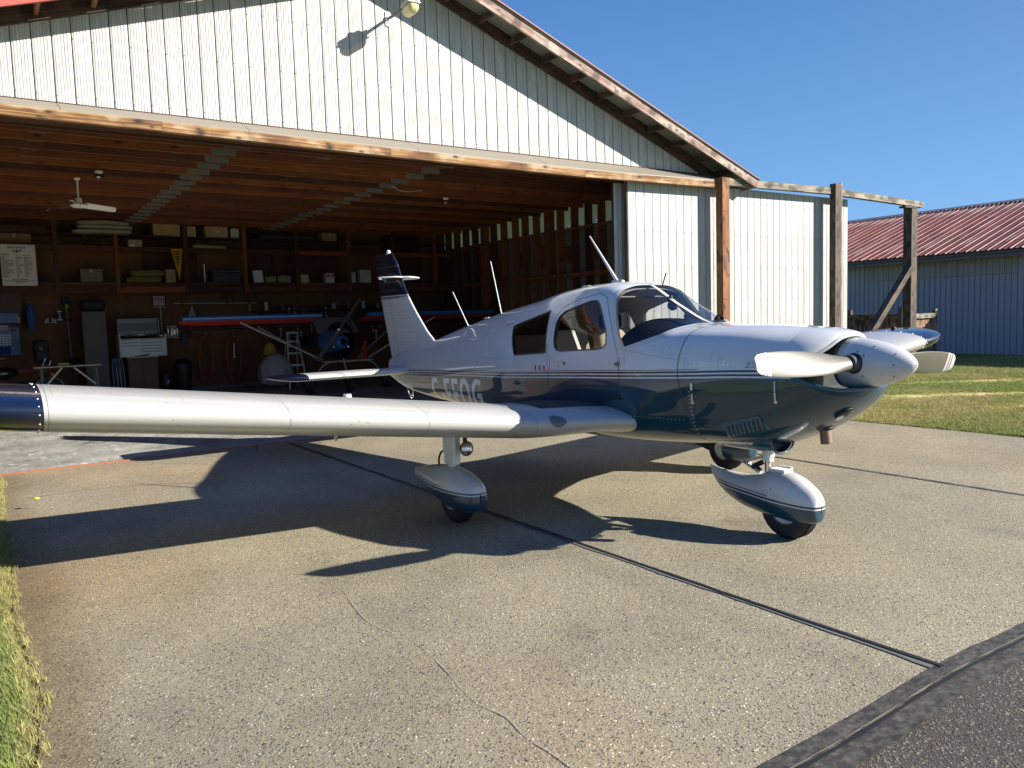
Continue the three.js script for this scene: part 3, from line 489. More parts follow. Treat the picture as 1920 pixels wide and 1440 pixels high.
{ // weathered fence and gate by the building
  const f = thing('wooden_fence', 'weathered brown board fence with low gate panel in front of the grey-blue wall', 'fence', [0, 0, 0]);
  const post = (x, d, h, mat) => mesh('post', [box(0.1, h, 0.1, x, h / 2, -d)], mat, f);
  post(20.0, 11.32, 1.5, M.darkWood); post(20.35, 13.0, 1.45, M.darkWood); post(21.62, 11.3, 1.42, M.greyWood); post(20.6, 14.6, 1.45, M.darkWood);
  mesh('rail', beam([20.02, 1.28, -11.35], [20.7, 1.28, -15.2], 0.05, 0.09), M.fenceWood[0], f); mesh('rail', beam([20.02, 0.4, -11.35], [20.7, 0.4, -15.2], 0.05, 0.09), M.fenceWood[0], f);
  for (let d = 11.45; d < 15.2; d += 0.135) mesh('board', box(0.02, 1.22 + RR(-0.02, 0.02), 0.125, 20.04 + (d - 11.3) * 0.17, 0.62, -d), M.fenceWood[0], f);
  mesh('rail', box(1.5, 0.13, 0.05, 20.84, 1.25, -11.22), M.greyWood, f); mesh('rail', box(1.5, 0.1, 0.05, 20.84, 0.3, -11.22), M.greyWood, f);
  for (let x = 20.15; x < 21.56; x += 0.142) mesh('board', box(0.134, 1.12 + RR(-0.01, 0.01), 0.02, x, 0.62, -11.27), M.fenceWood[1], f);
}

/* ---------- airplane ---------- */
// stations along the fuselage: d, then nine [half width, height] points from the top centre to the bottom centre
const ST = [
  [3.05, [[0, 1.412], [.16, 1.40], [.29, 1.345], [.37, 1.25], [.41, 1.13], [.405, .98], [.34, .845], [.19, .755], [0, .735]]],
  [3.3, [[0, 1.43], [.2, 1.42], [.35, 1.365], [.43, 1.26], [.465, 1.13], [.46, .95], [.40, .77], [.23, .66], [0, .63]]],
  [3.68, [[0, 1.44], [.22, 1.432], [.40, 1.38], [.49, 1.27], [.525, 1.13], [.52, .93], [.47, .73], [.30, .635], [0, .60]]],
  [3.95, [[0, 1.45], [.23, 1.445], [.42, 1.385], [.51, 1.28], [.545, 1.15], [.54, .95], [.50, .72], [.33, .61], [0, .58]]],
  [4.25, [[0, 1.585], [.24, 1.57], [.39, 1.50], [.50, 1.36], [.555, 1.17], [.555, .95], [.52, .71], [.35, .59], [0, .56]]],
  [4.6, [[0, 1.768], [.21, 1.757], [.37, 1.685], [.50, 1.45], [.56, 1.2], [.56, .95], [.53, .70], [.36, .575], [0, .55]]],
  [4.95, [[0, 1.785], [.22, 1.775], [.39, 1.695], [.515, 1.45], [.57, 1.2], [.565, .95], [.53, .69], [.36, .565], [0, .54]]],
  [5.3, [[0, 1.762], [.2, 1.752], [.37, 1.68], [.50, 1.45], [.565, 1.2], [.56, .95], [.52, .69], [.35, .565], [0, .54]]],
  [5.8, [[0, 1.69], [.17, 1.675], [.32, 1.60], [.47, 1.40], [.545, 1.18], [.54, .95], [.50, .71], [.33, .58], [0, .55]]],
  [6.7, [[0, 1.565], [.11, 1.55], [.21, 1.48], [.345, 1.32], [.43, 1.13], [.43, .93], [.39, .70], [.25, .595], [0, .565]]],
  [7.4, [[0, 1.44], [.08, 1.425], [.16, 1.36], [.26, 1.23], [.325, 1.08], [.33, .90], [.29, .72], [.18, .63], [0, .605]]],
  [8.15, [[0, 1.285], [.05, 1.275], [.10, 1.23], [.17, 1.14], [.215, 1.03], [.215, .87], [.185, .735], [.11, .655], [0, .635]]],
  [9.0, [[0, 1.14], [.03, 1.13], [.06, 1.1], [.085, 1.05], [.10, .98], [.1, .89], [.085, .80], [.05, .745], [0, .73]]],
  [9.33, [[0, 1.055], [.015, 1.05], [.03, 1.035], [.038, 1.0], [.04, .96], [.04, .91], [.035, .86], [.02, .825], [0, .815]]],
];
const AX0 = 4.45, AD0 = 5.2; // aircraft origin: ground under the main wheels
const secCache = new Map();
function sec(d) {
  const key = Math.round(d * 1e5); if (secCache.has(key)) return secCache.get(key);
  let i = 0; while (i < ST.length - 2 && d > ST[i + 1][0]) i++;
  const tan = (k, m, c) => { if (k === 0) return (ST[1][1][m][c] - ST[0][1][m][c]) / (ST[1][0] - ST[0][0]); if (k === ST.length - 1) return (ST[k][1][m][c] - ST[k - 1][1][m][c]) / (ST[k][0] - ST[k - 1][0]); const h0 = ST[k][0] - ST[k - 1][0], h1 = ST[k + 1][0] - ST[k][0], a = (ST[k][1][m][c] - ST[k - 1][1][m][c]) / h0, b = (ST[k + 1][1][m][c] - ST[k][1][m][c]) / h1; return (a * h1 + b * h0) / (h0 + h1); };
  const h = ST[i + 1][0] - ST[i][0], s = (d - ST[i][0]) / h, A = 2 * s ** 3 - 3 * s * s + 1, B = (s ** 3 - 2 * s * s + s) * h, C = -2 * s ** 3 + 3 * s * s, D = (s ** 3 - s * s) * h;
  const r = []; for (let m = 0; m < 9; m++) r.push([0, 1].map(c => A * ST[i][1][m][c] + B * tan(i, m, c) + C * ST[i + 1][1][m][c] + D * tan(i + 1, m, c)));
  secCache.set(key, r); return r;
}
function crom(P, t) { // Catmull-Rom along the half section, mirrored at its ends
  const Q = k => k < 0 ? [-P[1][0], P[1][1]] : k > 8 ? [-P[7][0], P[7][1]] : P[k]; const i = Math.min(7, Math.floor(t)), s = t - i, a = Q(i - 1), b = Q(i), c = Q(i + 1), e = Q(i + 2);
  return [0, 1].map(k => 0.5 * (2 * b[k] + (c[k] - a[k]) * s + (2 * a[k] - 5 * b[k] + 4 * c[k] - e[k]) * s * s + (3 * b[k] - a[k] - 3 * c[k] + e[k]) * s ** 3));
}
const L = (x, y, d) => v3(x, y, AD0 - d);
const fus = (d, t, s) => { const q = crom(sec(d), t); return L(s * Math.max(0, q[0]), q[1], d); };
function onSide(d, y, s = -1) { let a = 1.0, b = 8; for (let k = 0; k < 40; k++) { const m = (a + b) / 2; if (crom(sec(d), m)[1] > y) a = m; else b = m; } const t = (a + b) / 2, p = fus(d, t, s), u = fus(d + 0.01, t, s).sub(fus(d - 0.01, t, s)), w = fus(d, Math.min(8, t + 0.02), s).sub(fus(d, t - 0.02, s)), n = u.cross(w).normalize(); if (n.x * s < 0) n.negate(); return { p, n, t }; }
const tealTop = curve([[2.6, 1.118], [3.33, 1.104], [3.74, 1.085], [4.31, 1.061], [4.99, 1.034], [5.85, 0.995], [7.745, 0.925], [8.66, 0.885], [9.4, 0.855]]);

const plane = thing('airplane', 'white and teal low-wing propeller airplane standing on the concrete before the hangar', 'airplane', [AX0, 0, -AD0]);
// livery, painted on a side elevation: u along the length, v up
const U0 = 2.6, UL = 6.9, V0 = 0.5, VL = 1.4;
function livery(side) {
  return canvasTex(2048, 1024, (g, w, h) => {
    const X = d => (d - U0) / UL * w, Y = y => h - (y - V0) / VL * h, px = VL / h;
    g.fillStyle = '#cdcecd'; g.fillRect(0, 0, w, h);
    const band = (o0, o1, col, d0 = 2.5, d1 = 9.6) => { g.fillStyle = col; g.beginPath(); for (let d = d0; d <= d1; d += 0.05) g.lineTo(X(d), Y(tealTop(d) + o1)); for (let d = d1; d >= d0; d -= 0.05) g.lineTo(X(d), Y(tealTop(d) + o0)); g.fill(); };
    band(-2, 0, '#083646'); band(0.012, 0.025, '#15182f'); band(0.037, 0.05, '#15182f'); band(0.057, 0.062, '#5d2238', 3.6, 9.6);
    // rear lower fairing is left pale beneath the tail
    const r = rng(side > 0 ? 3 : 4);
    // panel seams and rivets
    g.strokeStyle = 'rgba(60,64,72,0.45)'; g.lineWidth = 1.6;
    const line = (...p) => { g.beginPath(); p.forEach((q, i) => i ? g.lineTo(X(q[0]), Y(q[1])) : g.moveTo(X(q[0]), Y(q[1]))); g.stroke(); };
    line([6.45, 1.5], [6.45, 1.2]); line([6.45, 1.17], [5.9, 1.155]); line([6.45, 1.17], [6.45, 0.5]); line([9.0, 1.06], [6.4, 1.38]); line([3.7, 1.2], [4.33, 1.27]);
    g.lineWidth = 2; g.strokeStyle = 'rgba(40,44,52,0.6)';
    line([5.19, 0.5], [5.16, 1.2]); line([4.345, 0.62], [4.335, 1.22]); line([5.78, 0.5], [5.76, 1.04]); line([5.16, 0.82], [4.75, 0.8], [4.35, 0.775]);
    const dots = (a, b, n, col, rad) => { g.fillStyle = col; for (let i = 0; i <= n; i++) { const t = i / n; g.beginPath(); g.arc(X(a[0] + (b[0] - a[0]) * t), Y(a[1] + (b[1] - a[1]) * t), rad, 0, 7); g.fill(); } };
    dots([6.45, 1.16], [6.45, 0.55], 22, 'rgba(20,24,30,0.6)', 1.5); dots([5.79, 1.0], [5.77, 0.55], 18, 'rgba(150,160,165,0.55)', 1.6); dots([4.31, 1.2], [4.31, 0.65], 20, 'rgba(190,195,200,0.6)', 1.7); dots([4.3, 0.79], [3.75, 0.8], 16, 'rgba(200,205,205,0.7)', 1.9); dots([3.68, 1.0], [3.66, 0.66], 13, 'rgba(205,210,210,0.75)', 2.6); dots([5.9, 1.50], [5.3, 1.63], 22, 'rgba(70,76,90,0.6)', 1.7); dots([5.22, 1.66], [5.24, 1.25], 14, 'rgba(70,76,90,0.55)', 1.7);
    dots([4.28, 0.98], [4.1, 0.93], 2, '#0a1a22', 3); dots([4.22, 1.02], [4.05, 1.03], 1, '#0a1a22', 2.6);
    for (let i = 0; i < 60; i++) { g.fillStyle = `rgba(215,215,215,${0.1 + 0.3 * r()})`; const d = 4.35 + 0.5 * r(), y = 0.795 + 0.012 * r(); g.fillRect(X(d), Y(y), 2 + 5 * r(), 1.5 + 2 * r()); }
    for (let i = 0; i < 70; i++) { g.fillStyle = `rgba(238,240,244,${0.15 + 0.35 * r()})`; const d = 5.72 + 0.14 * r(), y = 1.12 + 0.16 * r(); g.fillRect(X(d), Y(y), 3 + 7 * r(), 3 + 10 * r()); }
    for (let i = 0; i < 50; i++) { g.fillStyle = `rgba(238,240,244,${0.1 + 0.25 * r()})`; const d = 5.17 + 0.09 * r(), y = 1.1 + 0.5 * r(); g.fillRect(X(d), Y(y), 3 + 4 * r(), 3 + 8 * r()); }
    for (let i = 0; i < 260; i++) { g.fillStyle = `rgba(20,30,36,${0.15 * r()})`; g.fillRect(X(3 + 6 * r()), Y(0.55 + 0.45 * r()), 2, 2); }
    dots([3.8, 1.30], [4.3, 1.245], 12, 'rgba(70,76,90,0.5)', 1.6); dots([8.9, 1.09], [6.5, 1.39], 70, 'rgba(70,76,90,0.35)', 1.3); dots([9.1, 0.80], [6.5, 0.70], 80, 'rgba(190,195,200,0.35)', 1.3); dots([3.72, 1.35], [3.72, 1.12], 7, 'rgba(70,76,90,0.5)', 1.7);
    for (let i = 0; i < 26; i++) { g.fillStyle = `rgba(8,12,16,${0.10 + 0.16 * r()})`; const d = 3.0 + 1.1 * r(), y = 0.62 + 0.2 * r(); g.fillRect(X(d), Y(y), (0.1 + 0.5 * r()) / UL * w, 1 + 2.5 * r()); }
    // grime running down from seams
    for (let i = 0; i < 40; i++) { g.fillStyle = `rgba(120,124,132,${0.05 + 0.06 * r()})`; const d = 3.2 + 5.6 * r(); g.fillRect(X(d), Y(1.3 - 0.1 * r()), 2 + 5 * r(), 30 + 90 * r()); }
    const text = (s, d, y, ht, col, font, wid, skew = 0) => { g.save(); g.translate(X(d), Y(y)); const slope = -(tealTop(d - 0.3) - tealTop(d + 0.3)) / 0.6 * (UL / w) / (VL / h) ; g.transform(side < 0 ? -1 : 1, side < 0 ? slope : -slope, skew, 1, 0, 0); const H1 = ht / px; g.font = font.replace('$', Math.round(H1)); const m = g.measureText(s).width, k = (wid / UL * w) / m; g.scale(k, 1); g.fillStyle = col; g.textAlign = 'left'; g.textBaseline = 'alphabetic'; g.fillText(s, 0, 0); g.restore(); };
    if (side < 0) {
      text('C-FFOG', 7.82, 0.575, 0.44, '#dde1e6', 'bold $px sans-serif', 1.44);
      text('Cherokee', 3.655, 1.163, 0.05, '#8b919c', 'italic $px serif', 0.33); text('Cherokee', 3.657, 1.165, 0.05, '#eef0f2', 'italic $px serif', 0.33);  // offset grey copy paints the shaded edge of embossed script into the colour
      text('235', 3.28, 1.168, 0.05, '#8b8f96', 'bold $px sans-serif', 0.13);
    } else {
      text('C-FFOG', 6.4, 0.575, 0.44, '#dde1e6', 'bold $px sans-serif', 1.44);
      text('Cherokee', 3.31, 1.165, 0.062, '#8b919c', 'italic bold $px serif', 0.34); text('235', 3.15, 1.168, 0.05, '#8b8f96', 'bold $px sans-serif', 0.13);
    }
    if (side < 0) { for (const [d, c] of [[5.37, '#2b2f35'], [5.31, '#2b4a35'], [5.245, '#a3222c']]) { g.fillStyle = c; g.fillRect(X(d) - 4, Y(1.128), 7, 18); g.fillRect(X(d) - 4, Y(1.104), 7, 14); } g.fillStyle = '#8a4a50'; g.fillRect(X(5.4), Y(1.118), 5, 3); g.fillRect(X(5.4), Y(1.104), 5, 3); }
  });
}
const liv = { [-1]: livery(-1), [1]: livery(1) };
const waveTex = dataTex(512, 256, (i, j, o) => { o[0] = o[1] = o[2] = 128 + 150 * (pnoise(i / 46, j / 52, 11, 5, 701) - 0.5) + 60 * (pnoise(i / 18, j / 20, 28, 13, 702) - 0.5); }, false);
const skin = s => phy({ map: liv[s], roughness: 0.4, specularIntensity: 0.35, clearcoat: 1, clearcoatRoughness: 0.02, bumpMap: waveTex, bumpScale: 0.006 });
const skinMat = { [-1]: skin(-1), [1]: skin(1) };
const fuv = (u, v, q) => [((AD0 - q.z) - U0) / UL, (q.y - V0) / VL];
const WIN = {
  rear: [[5.881, 1.457], [5.296, 1.577], [5.222, 1.232], [5.708, 1.20]],
  mid: [[5.138, 1.349], [5.154, 1.478], [5.13, 1.53], [5.075, 1.568], [4.94, 1.604], [4.79, 1.642], [4.72, 1.64], [4.675, 1.605], [4.614, 1.532], [4.535, 1.42], [4.512, 1.371], [4.50, 1.311], [4.53, 1.283], [4.59, 1.27], [4.799, 1.261], [5.03, 1.249], [5.085, 1.258], [5.115, 1.285]],
  shield: [[4.345, 1.288], [4.325, 1.284], [4.40, 1.378], [4.475, 1.51], [4.535, 1.63], [4.55, 1.70], [4.555, 1.80], [3.9, 1.80], [3.9, 1.452], [3.947, 1.424], [4.013, 1.375], [4.2, 1.315], [4.29, 1.29]],
};
WIN.shield.shift();
const winF = (d, y) => Math.min(sdPoly(WIN.rear, d, y), sdPoly(WIN.mid, d, y), sdPoly(WIN.shield, d, y));
const dOf = q => AD0 - q.z;
{
  for (const s of [-1, 1]) {
    const flip = s > 0;
    const us = []; for (let d = 3.05; d < 9.33; d += (d > 3.85 && d < 6) ? 0.014 : 0.04) us.push(d); us.push(9.33);
    mesh('fuselage', surf((u, v) => fus(u, v, s), 0, 0, us.length - 1, 0, 8, 72, { us, flip, uv: fuv, f: (u, v, q) => winF(dOf(q), q.y) }), skinMat[s], plane);
    const ul = []; for (let d = 3.86; d < 6.3; d += 0.02) ul.push(d);
    mesh('cabin_lining', surf((u, v) => fus(u, v, s), 0, 0, ul.length - 1, 0, 6.6, 60, { us: ul, flip, off: -0.03, f: (u, v, q) => winF(dOf(q), q.y) + 0.004 }), M.lining ??= std({ color: lin(0.24, 0.22, 0.19), roughness: 0.9 }), plane);
    for (const [n, p, mat] of [['rear_window', WIN.rear, M.rearGlass], ['side_window', WIN.mid, M.tinted]]) {
      const ds = p.map(q => q[0]), a = Math.min(...ds) - 0.03, b = Math.max(...ds) + 0.03;
      mesh(n, surf((u, v) => fus(u, v, s), a, b, 50, 1.2, 4.2, 60, { flip, off: -0.006, f: (u, v, q) => 0.006 - sdPoly(p, dOf(q), q.y) }), mat, plane);
      mesh('window_seal', surf((u, v) => fus(u, v, s), a, b, 90, 1.2, 4.2, 110, { flip, off: 0.0015, f: (u, v, q) => 0.006 - Math.abs(sdPoly(p, dOf(q), q.y)) }), M.seal ??= std({ color: lin(0.10, 0.10, 0.10), roughness: 0.5 }), plane);
    }
    mesh('windshield_frame', surf((u, v) => fus(u, v, s), 3.86, 4.62, 110, 0, 4.2, 120, { flip, off: 0.004, f: (u, v, q) => { const e = sdPoly(WIN.shield, dOf(q), q.y); return Math.min(e + 0.004, 0.022 - e); } }), M.white, plane);
  }
  const gl = [-1, 1].map(s => surf((u, v) => fus(u, v, s), 3.86, 4.62, 70, 0, 4.2, 70, { flip: s > 0, off: -0.004, f: (u, v, q) => 0.01 - sdPoly(WIN.shield, dOf(q), q.y) }));
  mesh('windshield', gl, M.glass, plane);
  // centre strip
  const cs = (u, v) => { const q = fus(u, 0, 1); return v3(lerp(-0.02, 0.02, v), q.y + 0.006 - 0.02 * (v - 0.5) ** 2, q.z); };
  mesh('windshield_strip', surf(cs, 3.92, 4.58, 30, 0, 1, 4, { flip: true }), M.white, plane);
}
// cowl nose: upper lip over the spinner, lower chin running forward
{
  const lipU = [[0, 1.372, 2.81], [0.12, 1.352, 2.825], [0.20, 1.298, 2.86], [0.30, 1.225, 2.93], [0.405, 1.135, 3.0]];
  const lipL = [[0.405, 1.135, 3.0], [0.37, 1.082, 2.86], [0.28, 1.046, 2.755], [0.15, 1.04, 2.695], [0, 1.04, 2.675]];
  const cr3 = (P, t, mirrorA, mirrorB) => { const n = P.length - 1, i = Math.min(n - 1, Math.floor(t)), s = t - i; const G = k => k < 0 ? (mirrorA ? [-P[1][0], P[1][1], P[1][2]] : P[0].map((x, m) => 2 * x - P[1][m])) : k > n ? (mirrorB ? [-P[n - 1][0], P[n - 1][1], P[n - 1][2]] : P[n].map((x, m) => 2 * x - P[n - 1][m])) : P[k]; const a = G(i - 1), b = G(i), c = G(i + 1), e = G(i + 2); return [0, 1, 2].map(k => 0.5 * (2 * b[k] + (c[k] - a[k]) * s + (2 * a[k] - 5 * b[k] + 4 * c[k] - e[k]) * s * s + (3 * b[k] - a[k] - 3 * c[k] + e[k]) * s ** 3)); };
  const B = t => crom(sec(3.0501), t);
  for (const s of [-1, 1]) {
    const up = (w, t) => { const b = B(t), l = cr3(lipU, t, true, false), f = 0.25 * w + 0.75 * (1 - Math.sqrt(Math.max(0, 1 - w * w))); return L(s * Math.max(0, lerp(b[0], l[0], f)), lerp(b[1], l[1], f), lerp(3.05, l[2], w)); };
    const lo = (w, t) => { const b = B(t), l = cr3(lipL, t - 4, false, true), k = clamp((t - 4) / 1.0, 0, 1), f = lerp(0.25, 0.6, k) * w + lerp(0.75, 0.4, k) * (1 - Math.sqrt(Math.max(0, 1 - w * w))); return L(s * Math.max(0, lerp(b[0], l[0], f)), lerp(b[1], l[1], f), lerp(3.05, l[2], w)); };
    mesh('upper_cowl', surf(up, 0, 1, 30, 0, 4, 40, { flip: s < 0, uv: fuv }), skinMat[s], plane);
    mesh('lower_cowl', surf(lo, 0, 1, 30, 4, 8, 40, { flip: s < 0, uv: fuv }), skinMat[s], plane);
    // rolled lips
    const pu = [], pl = []; for (let k = 0; k <= 24; k++) { const a = cr3(lipU, k / 6, true, false), b = cr3(lipL, k / 6, false, true); pu.push([s * Math.max(0, a[0]), a[1] - 0.008, AD0 - a[2] - 0.004]); pl.push([s * Math.max(0, b[0]), b[1] + 0.002, AD0 - b[2] - 0.006]); }
    mesh('cowl_lip', tube(pu, 0.0125, 60, 10), M.white, plane); mesh('cowl_lip', tube(pl, 0.011, 60, 10), M.teal, plane);
    // shelf behind the lower lip, and the dark air inlet
    mesh('inlet_floor', surf((w, t) => { const l = cr3(lipL, t, false, true); return L(s * Math.max(0, lerp(l[0], l[0] * 0.9, w)), lerp(l[1], l[1] - 0.02, w) + 0.004, lerp(l[2] + 0.01, 3.04, w)); }, 0, 1, 8, 0, 4, 30, { flip: s > 0 }), M.teal, plane);
  }
  const sh = new THREE.Shape(); for (let k = 0; k <= 80; k++) { const t = k <= 40 ? k / 5 : (80 - k) / 5, q = crom(sec(3.0501), t), x = (k <= 40 ? 1 : -1) * Math.max(0, q[0]) * 0.93, y = 1.08 + (q[1] - 1.08) * 0.9; k ? sh.lineTo(x, y) : sh.moveTo(x, y); }
  mesh('inlet_baffle', new THREE.ShapeGeometry(sh).translate(0, 0, AD0 - 3.03), M.black, plane);
  // landing light window in the chin
  const ll = grp('landing_light', plane); 
  const q = L(-0.03, 0.935, 2.757);
  const rim = new THREE.TorusGeometry(0.056, 0.005, 10, 32).scale(0.85, 1, 1), lensG = new THREE.SphereGeometry(0.06, 24, 12, 0, 6.3, 0, 1.2).rotateX(Math.PI / 2).scale(0.8, 1, 0.4);
  { const lo = (w, t) => { const b = B(t), l = cr3(lipL, t - 4, false, true), f = 0.6 * w + 0.4 * (1 - Math.sqrt(Math.max(0, 1 - w * w))); return L(-lerp(b[0], l[0], f), lerp(b[1], l[1], f), lerp(3.05, l[2], w)); }; const c = lo(0.66, 7.35), n = lo(0.68, 7.35).sub(lo(0.64, 7.35)).cross(lo(0.66, 7.4).sub(lo(0.66, 7.3))).normalize(); if (n.z < 0) n.negate(); ll.position.copy(c).addScaledVector(n, 0.004); plane.updateMatrixWorld(true); ll.lookAt(plane.localToWorld(ll.position.clone().add(n))); }
  mesh('light_rim', rim, M.black, ll); ll.rotateZ(-0.5); mesh('light_lens', lensG, phy({ color: lin(0.02, 0.025, 0.03), roughness: 0.02, clearcoat: 1, clearcoatRoughness: 0 }), ll); mesh('reflector', new THREE.SphereGeometry(0.022, 16, 10).scale(1, 1.3, 0.5).translate(-0.022, -0.03, 0.016), M.chrome, ll);
}
{ // spinner and propeller
  const pr = grp('propeller', plane, [0.015, 1.189, AD0 - 2.74]);
  const sp = []; for (let k = 0; k <= 40; k++) { const s = 1 - k / 40; sp.push([Math.max(0.0005, 0.157 * Math.pow(Math.max(0, 1 - Math.pow(s, 2.0)), 0.62)), -0.10 + 0.415 * s]); }
  const prof = [[0.0005, -0.115], [0.14, -0.115], [0.154, -0.108], ...sp.reverse().map(q => q)];
  mesh('spinner', lathe(prof, 64).rotateX(Math.PI / 2), M.white, pr);
  mesh('backplate', cyl(0.152, 0.152, 0.02, 48).rotateX(Math.PI / 2).translate(0, 0, -0.122), M.alu, pr);
  const holes = []; for (const [a, s] of [[2.2, 0.1], [2.6, 0.02], [2.75, 0.06], [3.65, 0.05], [3.45, 0.02], [3.14, 0.22], [2.35, 0.22], [3.95, 0.21], [1.2, 0.05], [0.3, 0.1]]) { const k = clamp((s + 0.10) / 0.415, 0, 1), r = 0.157 * Math.pow(1 - Math.pow(k, 2.0), 0.62) + 0.0006; const c = cyl(0.0058, 0.0058, 0.003, 12).rotateZ(Math.PI / 2); c.rotateY(0.45).translate(r, 0, s).rotateZ(a); holes.push(c); }
  mesh('screw', holes, std({ color: lin(0.05, 0.05, 0.055), roughness: 0.4, metalness: 0.5 }), pr).userData.kind = 'stuff';
  const btex = (back) => canvasTex(512, 128, (g, w, h) => { g.fillStyle = back ? '#5c5a4c' : '#5e5c52'; g.fillRect(0, 0, w, h); const r = rng(5); for (let i = 0; i < 500; i++) { g.fillStyle = `rgba(${r() > 0.5 ? '90,88,80' : '235,232,222'},${0.08 * r()})`; g.fillRect(r() * w, r() * h, 4 + 20 * r(), 1 + 2 * r()); } g.fillStyle = '#b8b8b4'; g.fillRect(w * 0.875, 0, w, h); g.fillStyle = back ? '#5b4550' : '#77756c'; g.fillRect(w * 0.905, 0, w * 0.013, h); g.fillRect(w * 0.937, 0, w * 0.013, h); if (!back) { g.fillStyle = '#5c5a55'; g.strokeStyle = '#5c5a55'; g.lineWidth = 1.2; g.strokeRect(w * 0.4, h * 0.62, 34, 22); for (let i = 0; i < 3; i++) g.fillRect(w * 0.4 + 4, h * 0.62 + 4 + i * 6, 26, 2); } });  // second variant: slightly darker olive, purple stripes, on both faces of one blade
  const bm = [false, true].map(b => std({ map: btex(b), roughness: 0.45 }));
  const bladeG = (up) => { // front or rear face, root to tip along +x
    const ch = curve([[0, 0.085], [0.12, 0.10], [0.3, 0.145], [0.6, 0.158], [0.85, 0.14], [1, 0.105]]), th = curve([[0, 0.075], [0.15, 0.05], [0.4, 0.024], [1, 0.010]]), tw = curve([[0, 0.75], [0.3, 0.58], [0.6, 0.40], [1, 0.26]]);
    return surf((u, v) => { const r = 0.15 + u * 0.885; let c = ch(u); const e = 1 - (1 - u) / 0.045; if (e > 0) c *= Math.sqrt(Math.max(0, 1 - 0.55 * e * e)); const a = Math.PI * v, cx = -Math.cos(a) * c / 2, cz = Math.sin(a) * th(u) / 2 * up, b = tw(u); return v3(r, cx * Math.cos(b) - cz * Math.sin(b), cx * Math.sin(b) + cz * Math.cos(b)); }, 0, 1, 60, 0, 1, 20, { flip: up > 0, uv: (u, v) => [u, v] });
  };
  for (const [ang] of [[Math.PI - 0.05], [-0.05]]) {
    const b = grp('blade', pr); b.rotation.z = ang;
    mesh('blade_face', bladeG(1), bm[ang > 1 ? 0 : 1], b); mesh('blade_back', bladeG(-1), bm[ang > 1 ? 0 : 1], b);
    const tip = [];
    mesh('blade_tip', surf((u, v) => { const b1 = 0.26, c = 0.105 * Math.sqrt(0.45), a = Math.PI * 2 * v, k = 1 - u, cx = -Math.cos(a) * c / 2 * k, cz = Math.sin(a) * 0.005 * k; return v3(1.035 + 0.004 * u, cx * Math.cos(b1) - cz * Math.sin(b1), cx * Math.sin(b1) + cz * Math.cos(b1)); }, 0, 1, 2, 0, 1, 24), M.white, b);
    mesh('blade_shank', cyl(0.044, 0.05, 0.16, 24).rotateZ(Math.PI / 2).translate(0.115, 0, 0), std({ color: lin(0.06, 0.07, 0.075), roughness: 0.9 }), b);
    mesh('hub_opening', new THREE.TorusGeometry(0.054, 0.009, 12, 32).rotateY(Math.PI / 2).translate(0.136, 0, 0), M.black, b);
  }
}
// wings
const wingTex = canvasTex(2048, 512, (g, w, h) => { // u: half span 0.5..4.9, v: 0 lower TE .. 0.5 LE .. 1 upper TE
  g.fillStyle = '#aaaaa6'; g.fillRect(0, 0, w, h); const X = s => (s - 0.5) / 4.4 * w, r = rng(8);
  for (let i = 0; i < 900; i++) { g.fillStyle = `rgba(${r() > 0.6 ? '120,120,115' : '190,190,186'},${0.05 * r()})`; g.fillRect(r() * w, r() * h, 20 + 120 * r(), 1 + 2 * r()); }
  for (const s of [1.12, 2.0, 2.93, 4.17]) { g.strokeStyle = 'rgba(70,72,76,0.75)'; g.lineWidth = 1.5; g.beginPath(); g.moveTo(X(s), 0); g.lineTo(X(s), h); g.stroke(); }
  g.fillStyle = 'rgba(80,82,86,0.7)'; for (const s of [1.3, 1.75, 2.03, 2.5, 2.96, 3.5, 4.14]) for (let y = 0; y < h; y += 5) { if (Math.abs(y / h - 0.5) < 0.1) continue; g.beginPath(); g.arc(X(s), y, 1.1, 0, 7); g.fill(); }
  for (const v of [0.72, 0.9, 0.28]) for (let x = 0; x < w; x += 8) { g.beginPath(); g.arc(x, h * (1 - v), 1.0, 0, 7); g.fill(); }
  g.fillStyle = 'rgba(60,62,66,0.8)'; for (let i = 0; i < 26; i++) { g.beginPath(); g.arc(X(1.6 + 2.4 * r()), h * (0.2 + 0.4 * r()), 1.6, 0, 7); g.fill(); }
  g.strokeStyle = 'rgba(70,72,76,0.7)'; g.strokeRect(X(1.25), h * 0.06, X(2.0) - X(1.25), h * 0.24); g.beginPath(); g.moveTo(X(2.0), h * 0.1); g.lineTo(X(4.15), h * 0.1); g.stroke();
});
M.wing = phy({ map: wingTex, roughness: 0.38, clearcoat: 0.5, clearcoatRoughness: 0.15, bumpMap: waveTex, bumpScale: 0.004 });
const foilT = x => 5 * (0.2969 * Math.sqrt(x) - 0.126 * x - 0.3516 * x * x + 0.2843 * x ** 3 - 0.1036 * x ** 4);
const foilC = x => x < 0.4 ? 0.02 / 0.16 * (0.8 * x - x * x) : 0.02 / 0.36 * (0.2 + 0.8 * x - x * x);
function foil(v, thick, lowT = 0) { const a = (v - 0.5) * 2, x = a * a * (1.5 - 0.5 * Math.abs(a)) , s = a < 0 ? -1 : 1; return [clamp(x, 0, 1), foilC(clamp(x, 0, 1)) + s * thick * (lowT && s < 0 ? lowT : lowT ? 0.86 : 1) * foilT(clamp(x, 0, 1))]; }
const leD = curve([[0.4, 4.10], [0.53, 4.19], [0.75, 4.36], [1.0, 4.54], [1.12, 4.595], [1.2, 4.6], [5, 4.6]]), leY = s => 0.585 + 0.1226 * s + 0.075 * sstep(1.15, 0.5, s);
